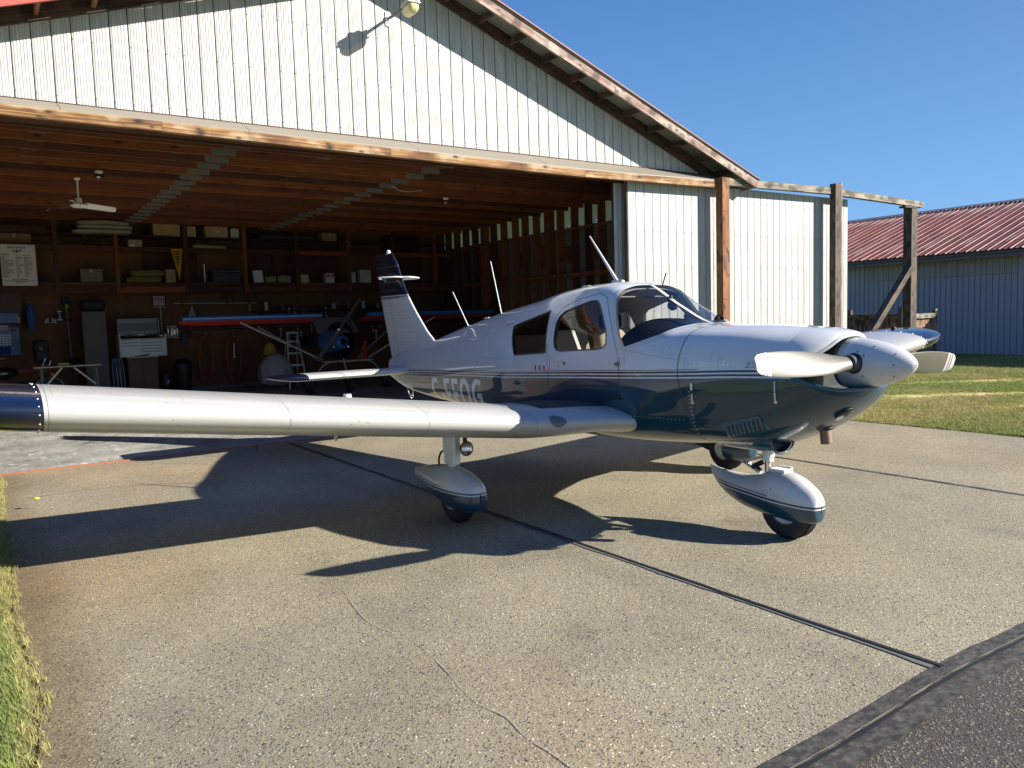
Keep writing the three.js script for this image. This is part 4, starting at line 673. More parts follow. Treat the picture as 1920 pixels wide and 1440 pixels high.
function wingPt(s, v, side, k = 1, o = {}) { // k shrinks the tip
  const le = (o.le ?? leD(s)), te = 6.2 - (o.te ?? 0), c = te - le, [x, y] = foil(v, lerp(0.145, 0.175, sstep(1.2, 0.5, s)) * 1.6 / c * k * lerp(1, 0.72, sstep(1.2, 0.5, s)), 1.35);
  const inc = 0.035 ; return L(side * s, leY(s) + 0.028 + y * c - inc * x * c * 0.9, le + x * c);
}
for (const s of [-1, 1]) {
  const w = grp('wing', plane);
  const us = []; for (let q = 0.4; q < 1.3; q += 0.05) us.push(q); for (let q = 1.3; q <= 4.19; q += 0.17) us.push(q); us.push(4.19);
  mesh('wing_skin', surf((u, v) => wingPt(u, v, s), 0, 0, us.length - 1, 0, 1, 90, { us, flip: s < 0, uv: (u, v) => [(u - 0.5) / 4.4, v] }), M.wing, w);
  const tipP = (u, v) => { const q = u; const ss = 4.192 + 0.69 * u, r = Math.pow(u, 2.6); const le = 4.6 + 0.28 * Math.pow(u, 3) + 0.02, te = 0.25 * Math.pow(u, 2.2), k = Math.sqrt(Math.max(0.0004, 1 - Math.pow(u, 2.4))); return wingPt(ss, v, s, k, { le: le - 0.02, te }); };
  mesh('wing_tip', surf(tipP, 0, 1, 36, 0, 1, 90, { flip: s < 0 }), M.navy, w);
  const sc = []; for (let i = 0; i < 16; i++) { const v = 0.12 + 0.78 * i / 15, q = wingPt(4.21, v, s); sc.push(new THREE.SphereGeometry(0.006, 8, 6).translate(q.x, q.y, q.z)); } mesh('screw', sc, M.alu, w).userData.kind = 'stuff';
  // walkway and flap hinge, tie-down ring, drain
  mesh('tie_down_ring', new THREE.TorusGeometry(0.022, 0.005, 8, 20).rotateY(0.9).translate(s * 2.52, 0.775, AD0 - 4.95), M.alu, w);
  mesh('fuel_cap', cyl(0.03, 0.034, 0.03, 16).translate(s * 2.16, leY(2.16) + 0.128, AD0 - 5.6), M.white, w);
  mesh('drain', rod([s * 3.0, 0.76, AD0 - 5.1], [s * 3.0, 0.715, AD0 - 5.1], 0.005, 6), M.black, w);
  mesh('light', rbox(0.05, 0.03, 0.05, 0.01, s * 4.4, leY(4.4) + (s < 0 ? -0.105 : 0.15), AD0 - 5.1), M.black, w);
  if (s < 0) mesh('inspection_cover', surf((u, v) => { const a = v * 6.2832, vv = 0.53 + 0.055 * u * Math.sin(a) , ss = 0.98 + 0.05 * u * Math.cos(a); return wingPt(ss, vv, s).add(v3(0, 0.002, 0.003)); }, 0, 1, 4, 0, 1, 28, { flip: true }), std({ color: lin(0.12, 0.13, 0.14), roughness: 0.4 }), w);
  if (s < 0) mesh('wing_walk', surf((u, v) => wingPt(u, v, s).add(v3(0, 0.0025, 0)), 0.52, 0.98, 12, 0.66, 0.93, 20, { flip: true }), std({ color: lin(0.035, 0.036, 0.04), roughness: 0.9 }), w);
}
// tail
{
  const finTex = canvasTex(512, 512, (g, w, h) => { // u: chord 8..9.8 (d), v: y 1.0..2.45
    const X = d => (d - 8) / 1.8 * w, Y = y => h - (y - 1.0) / 1.45 * h; g.fillStyle = '#bfc0c0'; g.fillRect(0, 0, w, h);
    g.fillStyle = '#0b1426'; g.fillRect(0, 0, w, Y(1.845)); g.fillStyle = '#c9cbd0'; g.fillRect(0, Y(1.855), w, 4); g.fillStyle = '#14142a'; g.fillRect(0, Y(1.842), w, 4); g.fillStyle = '#5a2a3c'; g.fillRect(X(8.95), Y(1.825), w, 3);
    g.strokeStyle = 'rgba(120,124,132,0.55)'; g.lineWidth = 1.2; for (let y = 1.15; y < 1.82; y += 0.082) { g.beginPath(); g.moveTo(X(8.5), Y(y)); g.lineTo(X(9.7), Y(y)); g.stroke(); }
    g.strokeStyle = 'rgba(150,158,170,0.7)'; g.lineWidth = 2.4; for (let y = 1.92; y < 2.3; y += 0.1) { g.beginPath(); g.moveTo(X(9.02), Y(y)); g.lineTo(X(9.28), Y(y)); g.stroke(); g.beginPath(); g.moveTo(X(9.36), Y(y)); g.lineTo(X(9.58), Y(y)); g.stroke(); }
    g.strokeStyle = 'rgba(40,44,52,0.8)'; g.lineWidth = 2; g.beginPath(); g.moveTo(X(9.05), Y(1.1)); g.lineTo(X(9.42), Y(2.3)); g.stroke(); g.fillStyle = '#333'; g.beginPath(); g.arc(X(8.42), Y(1.34), 2, 0, 7); g.arc(X(8.4), Y(1.40), 2, 0, 7); g.fill(); g.fillRect(X(9.3), Y(1.27), 10, 2);
  });
  const fm = phy({ map: finTex, roughness: 0.35, clearcoat: 0.8, clearcoatRoughness: 0.06 });
  const leF = curve([[1.0, 7.95], [1.2, 8.06], [1.29, 8.15], [1.42, 8.34], [1.85, 8.79], [2.30, 9.085], [2.36, 9.15]]), teF = curve([[1.0, 9.30], [1.078, 9.32], [1.55, 9.48], [1.94, 9.604], [2.34, 9.70], [2.4, 9.69]]);
  const finP = (y, v) => { const a = leF(y), b = teF(y), q = foil(v, 1), cap = y > 2.3 ? Math.sqrt(Math.max(0.01, 1 - ((y - 2.3) / 0.07) ** 2)) : 1, half = (v < 0.5 ? -1 : 1) * foilT(q[0]) * lerp(0.11, 0.07, (y - 1.05) / 1.3) * cap; return L(half, y, a + (b - a) * q[0]); };
  mesh('fin', surf(finP, 1.02, 2.37, 40, 0, 1, 60, { flip: true, uv: (u, v, q) => [(dOf(q) - 8) / 1.8, (q.y - 1.0) / 1.45] }), fm, plane);
  mesh('fin_tip', surf((y, v) => { const q = foil(v, 1), t = (y - 2.33) / 0.07; return L((v < 0.5 ? -1 : 1) * foilT(q[0]) * 0.07 * Math.sqrt(Math.max(0, 1 - t * t)), y, lerp(9.13, 9.17, t) + q[0] * 0.55); }, 2.33, 2.40, 10, 0, 1, 50, { flip: true }), M.navy, plane);
  mesh('beacon', [lathe([[0.026, 0], [0.028, 0.03], [0.022, 0.055], [0.001, 0.066]], 18).translate(0, 2.375, AD0 - 9.29)], phy({ color: lin(0.75, 0.72, 0.68), roughness: 0.2, clearcoat: 1 }), plane);
  mesh('beacon_base', surf((u, v) => { const a = v * 6.2832, r = lerp(0.048, 0.028, u); return L(Math.cos(a) * r * 0.8, 2.26 + 0.12 * u, 9.27 + Math.sin(a) * r * lerp(2.2, 1, u)); }, 0, 1, 10, 0, 1, 24, {}), M.teal, plane);
  // hoop antenna round the fin
  for (const s of [-1, 1]) { const hoop = grp('hoop_antenna', plane); mesh('hoop', tube([[0, 2.075, AD0 - 8.93], [s * 0.10, 2.075, AD0 - 8.9], [s * 0.25, 2.07, AD0 - 8.98], [s * 0.275, 2.07, AD0 - 9.02], [s * 0.25, 2.065, AD0 - 9.08], [s * 0.03, 2.06, AD0 - 9.35]], 0.010, 60, 8), M.white, hoop); mesh('hoop_mount', rod([s * 0.02, 2.035, AD0 - 9.35], [s * 0.035, 2.085, AD0 - 9.35], 0.014, 10), M.white, hoop); }
  // stabilator
  for (const s of [-1, 1]) {
    const st = grp('stabilator', plane);
    const P = (ss, v, k = 1, le = 8.5, te = 9.26) => { const c = te - le, q = foil(v, 0.11 * k), y = (q[1] - foilC(q[0])); return L(s * ss, 0.925 + y * c, le + q[0] * c); };
    mesh('stabilator_skin', surf((u, v) => P(u, v), 0.06, 1.41, 12, 0, 1, 50, { flip: s < 0 }), M.white, st);
    mesh('stabilator_tip', surf((u, v) => P(1.412 + 0.34 * u, v, Math.sqrt(Math.max(0.001, 1 - u ** 2.6)), 8.5 + 0.3 * Math.pow(u, 2.4), 9.26 - 0.06 * u ** 3), 0, 1, 30, 0, 1, 50, { flip: s < 0 }), M.navy, st);
  }
  mesh('tail_skid', [tube([[0, 0.72, AD0 - 8.75], [0, 0.62, AD0 - 8.78], [0, 0.60, AD0 - 8.85], [0, 0.70, AD0 - 8.92]], 0.008, 20, 6), new THREE.TorusGeometry(0.02, 0.004, 6, 16).translate(0, 0.59, AD0 - 8.8)], M.alu, plane);
  mesh('tail_cone', surf((u, v) => { const a = v * 6.2832; return L(Math.cos(a) * 0.04 * Math.sqrt(1 - u * u), 0.935 + Math.sin(a) * 0.12 * Math.sqrt(1 - u * u), 9.325 + 0.06 * u); }, 0, 1, 8, 0, 1, 20, { flip: true }), M.white, plane);
}
// undercarriage
const pantTex = canvasTex(512, 256, (g, w, h) => { g.fillStyle = '#c2c2c0'; g.fillRect(0, 0, w, h); const line = (y0, y1, c, x0 = 0, x1 = w) => { g.fillStyle = c; g.beginPath(); g.moveTo(x0, y0 * h); g.lineTo(x1, y0 * h); g.lineTo(x1, y1 * h); g.lineTo(x0, y1 * h); g.fill(); }; line(0.56, 1, '#093a4c'); line(0.505, 0.535, '#171a38'); line(0.462, 0.476, '#5d2238', w * 0.36); const r = rng(3); for (let i = 0; i < 200; i++) { g.fillStyle = `rgba(90,88,80,${0.07 * r()})`; g.fillRect(r() * w, r() * h, 6 * r(), 3); } });
M.pant = phy({ map: pantTex, roughness: 0.35, clearcoat: 0.9, clearcoatRoughness: 0.05 });
function pantGeo(st, split, n = 2.4, clip = null) { // st rows: d, half width, top, bottom; split(d): height of the stripe
  const K = [1, 2, 3].map(c => curve(st.map(q => [q[0], q[c]]))), d0 = st[0][0], d1 = st[st.length - 1][0], us = []; for (let i = 0; i <= 70; i++) { const t = i / 70; us.push(d0 + (d1 - d0) * (t < 0.3 ? t * t / 0.6 + 0 : t - 0.15) / 0.85); }
  return surf((d, v) => { const a = v * 2 * Math.PI, c = Math.cos(a), s = Math.sin(a), e = 2 / n, hw = K[0](d), t = K[1](d), b = K[2](d), m = (t + b) / 2 - 0.1 * (t - b); const yy = Math.sign(s) * Math.pow(Math.abs(s), e); return v3(Math.sign(c) * Math.pow(Math.abs(c), e) * hw, yy > 0 ? m + yy * (t - m) : m + yy * (m - b), -d); }, 0, 0, 70, 0, 1, 48, { us, wrap: true, f: clip ? (u, v, q) => clip(q.x, q.y, -q.z) : null, uv: (u, v, q) => [(-q.z - d0) / (d1 - d0), 0.44 + (q.y - split(-q.z)) / 0.4] });
}
function wheel(parent, r, w, y, z) {
  const t = []; for (let k = 0; k <= 24; k++) { const a = -Math.PI / 2 + Math.PI * k / 24 , c = Math.cos(a), s = Math.sin(a); t.push([r * 0.5 + r * 0.5 * Math.pow(Math.abs(c), 0.55), s * w / 2 * (0.82 + 0.18 * Math.abs(c))]); }
  const tyre = lathe(t, 48); const grooves = [-0.028, 0, 0.028].map(q => new THREE.TorusGeometry(r * 0.992, 0.004, 6, 60).rotateX(Math.PI / 2).translate(0, q, 0));
  mesh('tyre', T(tyre.rotateZ(Math.PI / 2), 0, y, z), M.rubber, parent); mesh('tyre_groove', grooves.map(g => T(g.rotateZ(Math.PI / 2), 0, y, z)), M.black, parent);
  mesh('rim', T(lathe([[0.001, -w * 0.3], [r * 0.3, -w * 0.3], [r * 0.44, -w * 0.4], [r * 0.52, -w * 0.43], [r * 0.52, w * 0.43], [r * 0.44, w * 0.4], [r * 0.3, w * 0.3], [0.001, w * 0.3]], 36).rotateZ(Math.PI / 2), 0, y, z), std({ color: lin(0.5, 0.5, 0.48), roughness: 0.35, metalness: 0.5 }), parent);
}
for (const s of [-1, 1]) {
  const gx = s * 1.515, g = grp('main_gear', plane, [gx, 0, 0]); // origin under the axle
  const st = [[-0.42, 0.004, 0.27, 0.19], [-0.408, 0.06, 0.315, 0.15], [-0.33, 0.105, 0.358, 0.112], [-0.2, 0.13, 0.395, 0.10], [-0.04, 0.135, 0.417, 0.12], [0.14, 0.12, 0.41, 0.165], [0.32, 0.09, 0.382, 0.212], [0.46, 0.06, 0.352, 0.245], [0.525, 0.045, 0.335, 0.262], [0.535, 0.025, 0.322, 0.272], [0.538, 0.003, 0.305, 0.285]];
  mesh('wheel_fairing', pantGeo(st, d => 0.248 - 0.005 * d, 2.4, s > 0 ? (x, y, d) => Math.max(x + 0.03, -0.14 - d) : null), M.pant, g);
  wheel(g, 0.198, 0.155, 0.198, 0.09);
  mesh('strut', [rbox(0.075, 0.38, 0.15, 0.02, 0, 0.62, 0.03), rod([0, 0.38, 0.03], [0, 0.5, 0.03], 0.03)], M.whiteMat, g);
  mesh('strut_cover', [rbox(0.012, 0.16, 0.17, 0.004, -s * -0.044, 0.60, 0.06), rbox(0.004, 0.17, 0.18, 0.002, s * 0.040, 0.60, 0.06)], M.whiteMat, g);
  mesh('brake_hose', tube([[0, 0.52, -0.06], [0, 0.51, -0.13], [0, 0.45, -0.18], [0, 0.39, -0.18]], 0.008, 24, 8), M.rubber, g);
  if (s < 0) { const l = grp('taxi_light', g, [0.04, 0.565, 0.17]); mesh('lamp_bowl', new THREE.SphereGeometry(0.052, 24, 16).scale(1, 1, 0.8), M.chrome, l); mesh('lamp_ring', new THREE.TorusGeometry(0.05, 0.007, 10, 32).translate(0, 0, 0.012), std({ color: lin(0.1, 0.09, 0.08), roughness: 0.4, metalness: 0.6 }), l); mesh('lamp_bracket', box(0.02, 0.09, 0.03, 0, 0.08, -0.01), M.black, l); }
  else { mesh('axle_bracket', [rbox(0.16, 0.16, 0.12, 0.02, -0.13, 0.42, 0.06), rbox(0.06, 0.10, 0.08, 0.015, -0.18, 0.36, -0.05), rbox(0.05, 0.13, 0.05, 0.01, -0.16, 0.33, 0.14), cyl(0.03, 0.03, 0.05, 14).translate(-0.13, 0.5, 0.06)], M.whiteMat, g); }
}
{
  const g = grp('nose_gear', plane, [-0.02, 0, AD0 - 3.27]);
  const st = [[-0.25, 0.004, 0.265, 0.20], [-0.238, 0.055, 0.318, 0.155], [-0.17, 0.095, 0.38, 0.125], [-0.06, 0.118, 0.435, 0.118], [0.06, 0.12, 0.455, 0.125], [0.13, 0.116, 0.445, 0.13], [0.22, 0.104, 0.405, 0.14], [0.36, 0.085, 0.382, 0.165], [0.48, 0.058, 0.384, 0.205], [0.56, 0.034, 0.392, 0.245], [0.62, 0.018, 0.40, 0.295], [0.66, 0.010, 0.405, 0.35], [0.68, 0.003, 0.408, 0.40]];
  mesh('wheel_fairing', pantGeo(st, d => 0.232 + 0.055 * (d + 0.25)), M.pant, g);
  wheel(g, 0.205, 0.15, 0.205, 0.0);
  mesh('fairing_top', [rbox(0.10, 0.02, 0.12, 0.006, 0, 0.452, -0.06), rbox(0.02, 0.035, 0.1, 0.006, 0.05, 0.455, -0.06)], M.whiteMat, g);
  mesh('strut', [rod([0, 0.53, -0.165], [0, 0.66, -0.165], 0.042, 24), rod([0, 0.50, -0.165], [0, 0.56, -0.165], 0.036, 24)], M.whiteMat, g);
  mesh('piston', rod([0, 0.42, -0.165], [0, 0.52, -0.165], 0.024, 24), M.chrome, g);
  mesh('torque_link', [beam([0, 0.525, -0.20], [0, 0.475, -0.36], 0.05, 0.022), beam([0, 0.475, -0.36], [0, 0.415, -0.22], 0.05, 0.022), rod([-0.03, 0.475, -0.36], [0.03, 0.475, -0.36], 0.012)], M.alu, g);
  mesh('shimmy_damper', [rod([-0.05, 0.45, -0.26], [-0.01, 0.49, -0.20], 0.018), rod([-0.05, 0.44, -0.19], [-0.05, 0.47, -0.25], 0.012)], M.rubber, g);
  mesh('screw', [new THREE.SphereGeometry(0.008, 10, 8).translate(-0.1085, 0.335, -0.06), new THREE.SphereGeometry(0.007, 10, 8).translate(-0.112, 0.225, 0.05)], M.rubber, g).userData.kind = 'stuff';
}
{ // belly scoop, exhaust, louvres, latches and the rest of the cowl hardware
  mesh('belly_fairing', surf((u, v) => { const a = Math.PI * v, k = Math.sqrt(clamp(u * 2.2, 0.12, 1)) * (u > 0.55 ? 1 - (u - 0.55) ** 2 * 0.5 : 1); return L(-0.13 + Math.cos(a) * 0.13 * k, 0.70 - Math.sin(a) * lerp(0.115, 0.115, u) * k, lerp(3.95, 3.24, u)); }, 0, 1, 24, 0, 1, 24, { flip: true }), M.teal, plane);
  mesh('air_outlet', new THREE.CircleGeometry(0.11, 28).scale(1.05, 0.72, 1).rotateX(0.25).translate(-0.13, 0.675, AD0 - 3.262), M.black, plane);
  mesh('outlet_lip', tube(Array.from({ length: 15 }, (_, i) => { const a = Math.PI * (1 + i / 14); return [-0.13 + Math.cos(a) * 0.124, 0.695 + Math.sin(a) * 0.108, AD0 - 3.235]; }), 0.007, 40, 8), M.teal, plane);
  mesh('exhaust_pipe', [lathe([[0.034, 0], [0.036, 0.005], [0.036, 0.16], [0.031, 0.16], [0.031, 0.01]], 28).rotateX(-0.12).translate(0.0, 0.665, AD0 - 3.0)], std({ color: lin(0.24, 0.16, 0.12), roughness: 0.5, metalness: 0.7 }), plane);
  mesh('exhaust_collar', new THREE.TorusGeometry(0.05, 0.012, 10, 28).rotateX(1.45).translate(0.0, 0.765, AD0 - 3.02), M.black, plane);
  const place = (geo, d, y, off, rot = 0) => { const { p, n } = onSide(d, y); const m = new THREE.Matrix4(), Z = n, Xx = v3(0, 1, 0).cross(Z).normalize(), Y = Z.clone().cross(Xx); m.makeBasis(Xx, Y, Z); const r = new THREE.Matrix4().makeRotationZ(rot); geo.applyMatrix4(r).applyMatrix4(m); return geo.translate(p.x + n.x * off, p.y + n.y * off, p.z + n.z * off); };
  const lv = grp('louvre_panel', plane);
  const inPan = (d, y) => { const P = [[3.47, 0.80], [3.2, 0.872], [3.15, 0.775], [3.44, 0.695]]; return -sdPoly(P, d, y); };
  mesh('louvre_plate', surf((u, v) => fus(u, v, -1), 3.1, 3.5, 60, 4.4, 7, 60, { off: 0.0035, f: (u, v, q) => inPan(dOf(q), q.y) }), M.teal, lv);
  for (let i = 0; i < 9; i++) { const t = i / 8, d = lerp(3.435, 3.205, t), y = lerp(0.745, 0.812, t); const g = surf((u, v) => { const a = Math.PI * v, dd = d + 0.012 * Math.cos(a) + 0.012 * (0.5 - u), yy = y + lerp(-0.038, 0.038, u), { p, n } = onSide(dd, yy); return p.addScaledVector(n, 0.004 + 0.009 * Math.sin(a) * Math.sqrt(Math.max(0, 1 - (2 * u - 1) ** 4)) * (0.35 + 0.65 * v)); }, 0, 1, 10, 0, 1, 8, { flip: true }); mesh('slat', g, M.teal, lv); const { p } = onSide(d, y); mesh('slot', surf((u, v) => { const dd = d - 0.011 + 0.009 * (v - 0.5) + 0.012 * (0.5 - u), { p, n } = onSide(dd, y + lerp(-0.036, 0.036, u)); return p.addScaledVector(n, 0.0075); }, 0, 1, 4, 0, 1, 1, { flip: true }), M.black, lv); }
  mesh('cowl_latch', [place(rbox(0.016, 0.05, 0.008, 0.003), 3.655, 1.035, 0.005), place(rbox(0.012, 0.05, 0.010, 0.003), 3.652, 0.965, 0.006), place(cyl(0.012, 0.012, 0.006, 14).rotateX(1.57), 3.652, 0.93, 0.005)], M.alu, plane);
  mesh('cowl_latch', [place(rbox(0.008, 0.07, 0.006, 0.002), 3.075, 1.06, 0.004), place(rbox(0.012, 0.05, 0.010, 0.003), 3.075, 1.0, 0.006), place(cyl(0.011, 0.011, 0.006, 14).rotateX(1.57), 3.075, 0.965, 0.005)], M.alu, plane);
  // cowl seam
  mesh('cowl_seam', surf((u, v) => fus(lerp(3.772, 3.778, u) - 0.1 * sstep(1.15, 0.7, crom(sec(3.77), v)[1]), v, -1), 0, 1, 1, 1.2, 7.6, 80, { off: 0.0015 }), std({ color: lin(0.07, 0.075, 0.085), roughness: 0.6 }), plane);
  // door outline, handle, hinges
  const door = [[5.19, 0.70], [5.2, 1.25], [5.19, 1.52], [5.12, 1.60], [4.95, 1.66], [4.72, 1.70], [4.63, 1.66], [4.50, 1.47], [4.36, 1.24], [4.335, 1.10], [4.345, 0.70]];
  mesh('door_seam', surf((u, v) => fus(u, v, -1), 4.25, 5.3, 260, 0.8, 6.6, 300, { off: 0.0012, f: (u, v, q) => q.y < 0.71 ? -1 : 0.0022 - Math.abs(sdPoly(door, dOf(q), q.y)) }), std({ color: lin(0.08, 0.085, 0.095), roughness: 0.6 }), plane);
  mesh('door_handle', [place(rbox(0.055, 0.05, 0.006, 0.002), 5.03, 1.155, 0.002), place(rbox(0.044, 0.038, 0.008, 0.002), 5.033, 1.155, 0.003)], M.alu, plane); mesh('door_lock', [place(cyl(0.012, 0.012, 0.008, 16).rotateX(1.57), 4.965, 1.155, 0.003)], M.galv, plane);
  mesh('hinge', [place(rbox(0.05, 0.02, 0.012, 0.003), 4.355, 1.165, 0.006), place(cyl(0.016, 0.016, 0.012, 12).rotateX(1.57), 4.345, 1.165, 0.008)], M.galv, plane); mesh('hinge', [place(rbox(0.07, 0.02, 0.012, 0.003), 4.375, 0.915, 0.006), place(cyl(0.014, 0.014, 0.014, 12).rotateX(1.57), 4.34, 0.915, 0.008)], M.black, plane);
  const vp = onSide(5.97, 1.478).p; mesh('vent_scoop', tube([[vp.x + 0.01, vp.y - 0.015, vp.z - 0.05], [vp.x - 0.035, vp.y, vp.z - 0.035], [vp.x - 0.04, vp.y + 0.01, vp.z + 0.02], [vp.x + 0.005, vp.y + 0.02, vp.z + 0.06]], 0.013, 24, 10), M.alu, plane);
  // antennas
  mesh('antenna', rod([0, 1.77, AD0 - 4.93], [0, 2.21, AD0 - 5.30], 0.016, 10, 0.006), M.white, plane); mesh('antenna_foot', rbox(0.04, 0.05, 0.14, 0.015, 0, 1.79, AD0 - 4.95), M.white, plane);
  mesh('antenna', rod([0, 1.55, AD0 - 6.71], [0, 2.115, AD0 - 6.89], 0.006, 8, 0.004), M.whiteMat, plane); mesh('antenna', rod([0, 1.43, AD0 - 7.36], [0, 1.835, AD0 - 7.69], 0.006, 8, 0.0045), M.whiteMat, plane);
  mesh('antenna', rod([0.06, 1.74, AD0 - 4.5], [0.075, 1.845, AD0 - 4.47], 0.005, 8), M.black, plane);
  mesh('roof_vent', rbox(0.05, 0.025, 0.09, 0.01, -0.08, 1.772, AD0 - 5.25), M.white, plane); mesh('roof_light', rbox(0.04, 0.02, 0.08, 0.008, -0.02, 1.532, AD0 - 6.95), M.white, plane);
}
{ // cockpit
  const seatM = std({ color: lin(0.50, 0.40, 0.29), roughness: 0.8 }), dark = phy({ color: lin(0.004, 0.004, 0.005), roughness: 0.95, specularIntensity: 0.15 });
  mesh('cabin_floor', box(0.96, 0.03, 2.2, 0, 0.72, AD0 - 5.0), std({ color: lin(0.06, 0.055, 0.05) }), plane);
  for (const x of [-0.26, 0.26]) { const s = grp('seat', plane, [x, -0.05, AD0 - 5.06]); mesh('cushion', rbox(0.42, 0.14, 0.46, 0.05, 0, 0.93, 0.06, 4), seatM, s); const b = rbox(0.42, 0.55, 0.11, 0.045, 0, 0, 0, 4); b.rotateX(-0.2); mesh('backrest', b.translate(0, 1.19, -0.22), seatM, s); mesh('headrest', rbox(0.24, 0.13, 0.07, 0.03, 0, 1.52, -0.29, 4), dark, s); }
  const rs = grp('rear_seat', plane, [0, 0, AD0 - 5.75]); mesh('cushion', rbox(0.9, 0.14, 0.42, 0.05, 0, 0.9, 0.1, 4), seatM, rs); const rb = rbox(0.92, 0.5, 0.11, 0.04, 0, 0, 0, 4); rb.rotateX(-0.2); mesh('backrest', rb.translate(0, 1.12, -0.2), seatM, rs);
  mesh('rear_bulkhead', (() => { const sh = new THREE.Shape(); for (let k = 0; k <= 40; k++) { const t = k <= 20 ? k * 0.36 : (40 - k) * 0.36, q = crom(sec(6.2), t), x = (k <= 20 ? 1 : -1) * Math.max(0, q[0] - 0.02); k ? sh.lineTo(x, q[1] - (t < 1 ? 0.02 : 0)) : sh.moveTo(x, q[1] - 0.02); } return new THREE.ShapeGeometry(sh).translate(0, 0, AD0 - 6.2); })(), std({ color: lin(0.10, 0.07, 0.055) }), plane);
  // glareshield: a dark hood that falls towards the windshield
  const gs = (u, v) => { const x = lerp(-0.47, 0.47, v), e = Math.pow(Math.abs(x) / 0.47, 2.6), d = lerp(3.93, 4.50, u); return L(x, lerp(1.395, 1.49, sstep(0, 0.8, u)) - lerp(0.10, 0.21, u) * e - 0.02 * sstep(0.9, 1, u), d); };
  mesh('glareshield', surf(gs, 0, 1, 16, 0, 1, 40, { flip: false }), dark, plane);
  const pan = (u, v) => { const x = lerp(-0.47, 0.47, v), e = Math.pow(Math.abs(x) / 0.47, 2.6); return L(x, lerp(1.0, 1.47 - 0.21 * e, u), 4.50 - 0.03 * (1 - u)); };
  mesh('instrument_panel', surf(pan, 0, 1, 4, 0, 1, 40), dark, plane);
  for (const x of [-0.26, 0.26]) mesh('yoke', tube([[x - 0.15, 1.28, AD0 - 4.58], [x - 0.16, 1.2, AD0 - 4.58], [x - 0.1, 1.16, AD0 - 4.58], [x + 0.1, 1.16, AD0 - 4.58], [x + 0.16, 1.2, AD0 - 4.58], [x + 0.15, 1.28, AD0 - 4.58]], 0.014, 30, 8), dark, plane);
  mesh('compass', [new THREE.SphereGeometry(0.042, 20, 14).scale(1, 0.9, 1).translate(0.0, 1.585, AD0 - 4.33), cyl(0.012, 0.022, 0.06, 12).translate(0, 1.635, AD0 - 4.35)], M.black, plane);
  mesh('tablet_mount', [rbox(0.16, 0.09, 0.02, 0.01, 0.12, 1.475, AD0 - 4.25), box(0.02, 0.07, 0.02, 0.12, 1.43, AD0 - 4.22)], dark, plane);
  mesh('headset', [tube([[-0.06, 1.44, AD0 - 4.05], [-0.02, 1.50, AD0 - 4.05], [0.05, 1.50, AD0 - 4.07], [0.1, 1.44, AD0 - 4.08]], 0.012, 24, 8).translate(0.2, -0.01, 0), new THREE.SphereGeometry(0.035, 14, 10).translate(0.14, 1.43, AD0 - 4.05)], dark, plane);
  mesh('overhead_vent', [new THREE.SphereGeometry(0.2, 28, 14).scale(0.75, 0.16, 1).translate(-0.12, 1.72, AD0 - 4.82)], std({ color: lin(0.03, 0.03, 0.035), roughness: 0.5 }), plane);
  mesh('sun_visor', [rbox(0.3, 0.012, 0.13, 0.005, -0.24, 1.665, AD0 - 4.68), rbox(0.3, 0.012, 0.13, 0.005, 0.24, 1.665, AD0 - 4.68)], std({ color: lin(0.16, 0.15, 0.14) }), plane);
  mesh('shoulder_belt', [beam([-0.45, 1.50, AD0 - 5.05], [-0.40, 1.1, AD0 - 4.9], 0.045, 0.006)], std({ color: lin(0.5, 0.48, 0.42) }), plane);
}

/* ---------- things inside the hangar ---------- */
const C = (r, g, b, o = {}) => std({ color: lin(r, g, b), roughness: 0.75, ...o });
const SHELF = { top: 3.65, mid: 3.38, low: 2.575 };
function carton(x0, x1, y, h, d, col, label, dep = 0.34, print) {
  const b = thing('carton', label, 'box', [(x0 + x1) / 2, y, -d]); const w = x1 - x0; b.rotation.y = RR(-0.05, 0.05);
  mesh('box_body', box(w, h, dep, 0, h / 2, 0), C(...col), b); for (const s of [-1, 1]) mesh('flap', box(w - 0.004, 0.006, dep / 2 - 0.004, 0, h + 0.003, s * dep / 4), C(col[0] * 0.9, col[1] * 0.9, col[2] * 0.9), b); mesh('tape', box(0.05, 0.07, 0.003, 0, h - 0.034, dep / 2 + 0.002), C(0.4, 0.33, 0.22), b);
  if (print) print(b, w, h, dep); return b;
}
carton(3.56, 4.14, SHELF.top, 0.27, 19.9, [0.40, 0.27, 0.14], 'wide brown carton on the top shelf right of the folded canvas');
carton(4.28, 4.48, SHELF.top, 0.24, 19.88, [0.42, 0.29, 0.17], 'narrow tan carton standing against a post on the top shelf');
carton(4.71, 5.23, SHELF.top, 0.26, 19.9, [0.38, 0.29, 0.16], 'square brown carton with a slotted hand hole beside the framed picture', 0.34, (b, w, h, dep) => mesh('hand_hole', rbox(0.1, 0.03, 0.004, 0.012, 0.02, h * 0.55, dep / 2 + 0.002), C(0.7, 0.6, 0.4), b));
carton(3.0, 3.29, SHELF.mid, 0.15, 19.8, [0.33, 0.25, 0.15], 'small carton with a white label on the middle shelf', 0.3, (b, w, h, dep) => mesh('paper_label', box(0.09, 0.045, 0.002, -0.06, 0.03, dep / 2 + 0.002), C(0.7, 0.7, 0.66), b));
carton(2.01, 2.44, SHELF.low, 0.30, 19.85, [0.16, 0.13, 0.09], 'dark carton on the lower shelf behind the left bay', 0.3);
carton(3.75, 3.96, SHELF.low, 0.30, 19.8, [0.28, 0.21, 0.09], 'brown carton right behind the hanging pennant', 0.28);
carton(6.93, 7.13, SHELF.low, 0.20, 19.7, [0.42, 0.38, 0.24], 'pale cream carton at the left of the fifth lower bay', 0.2);
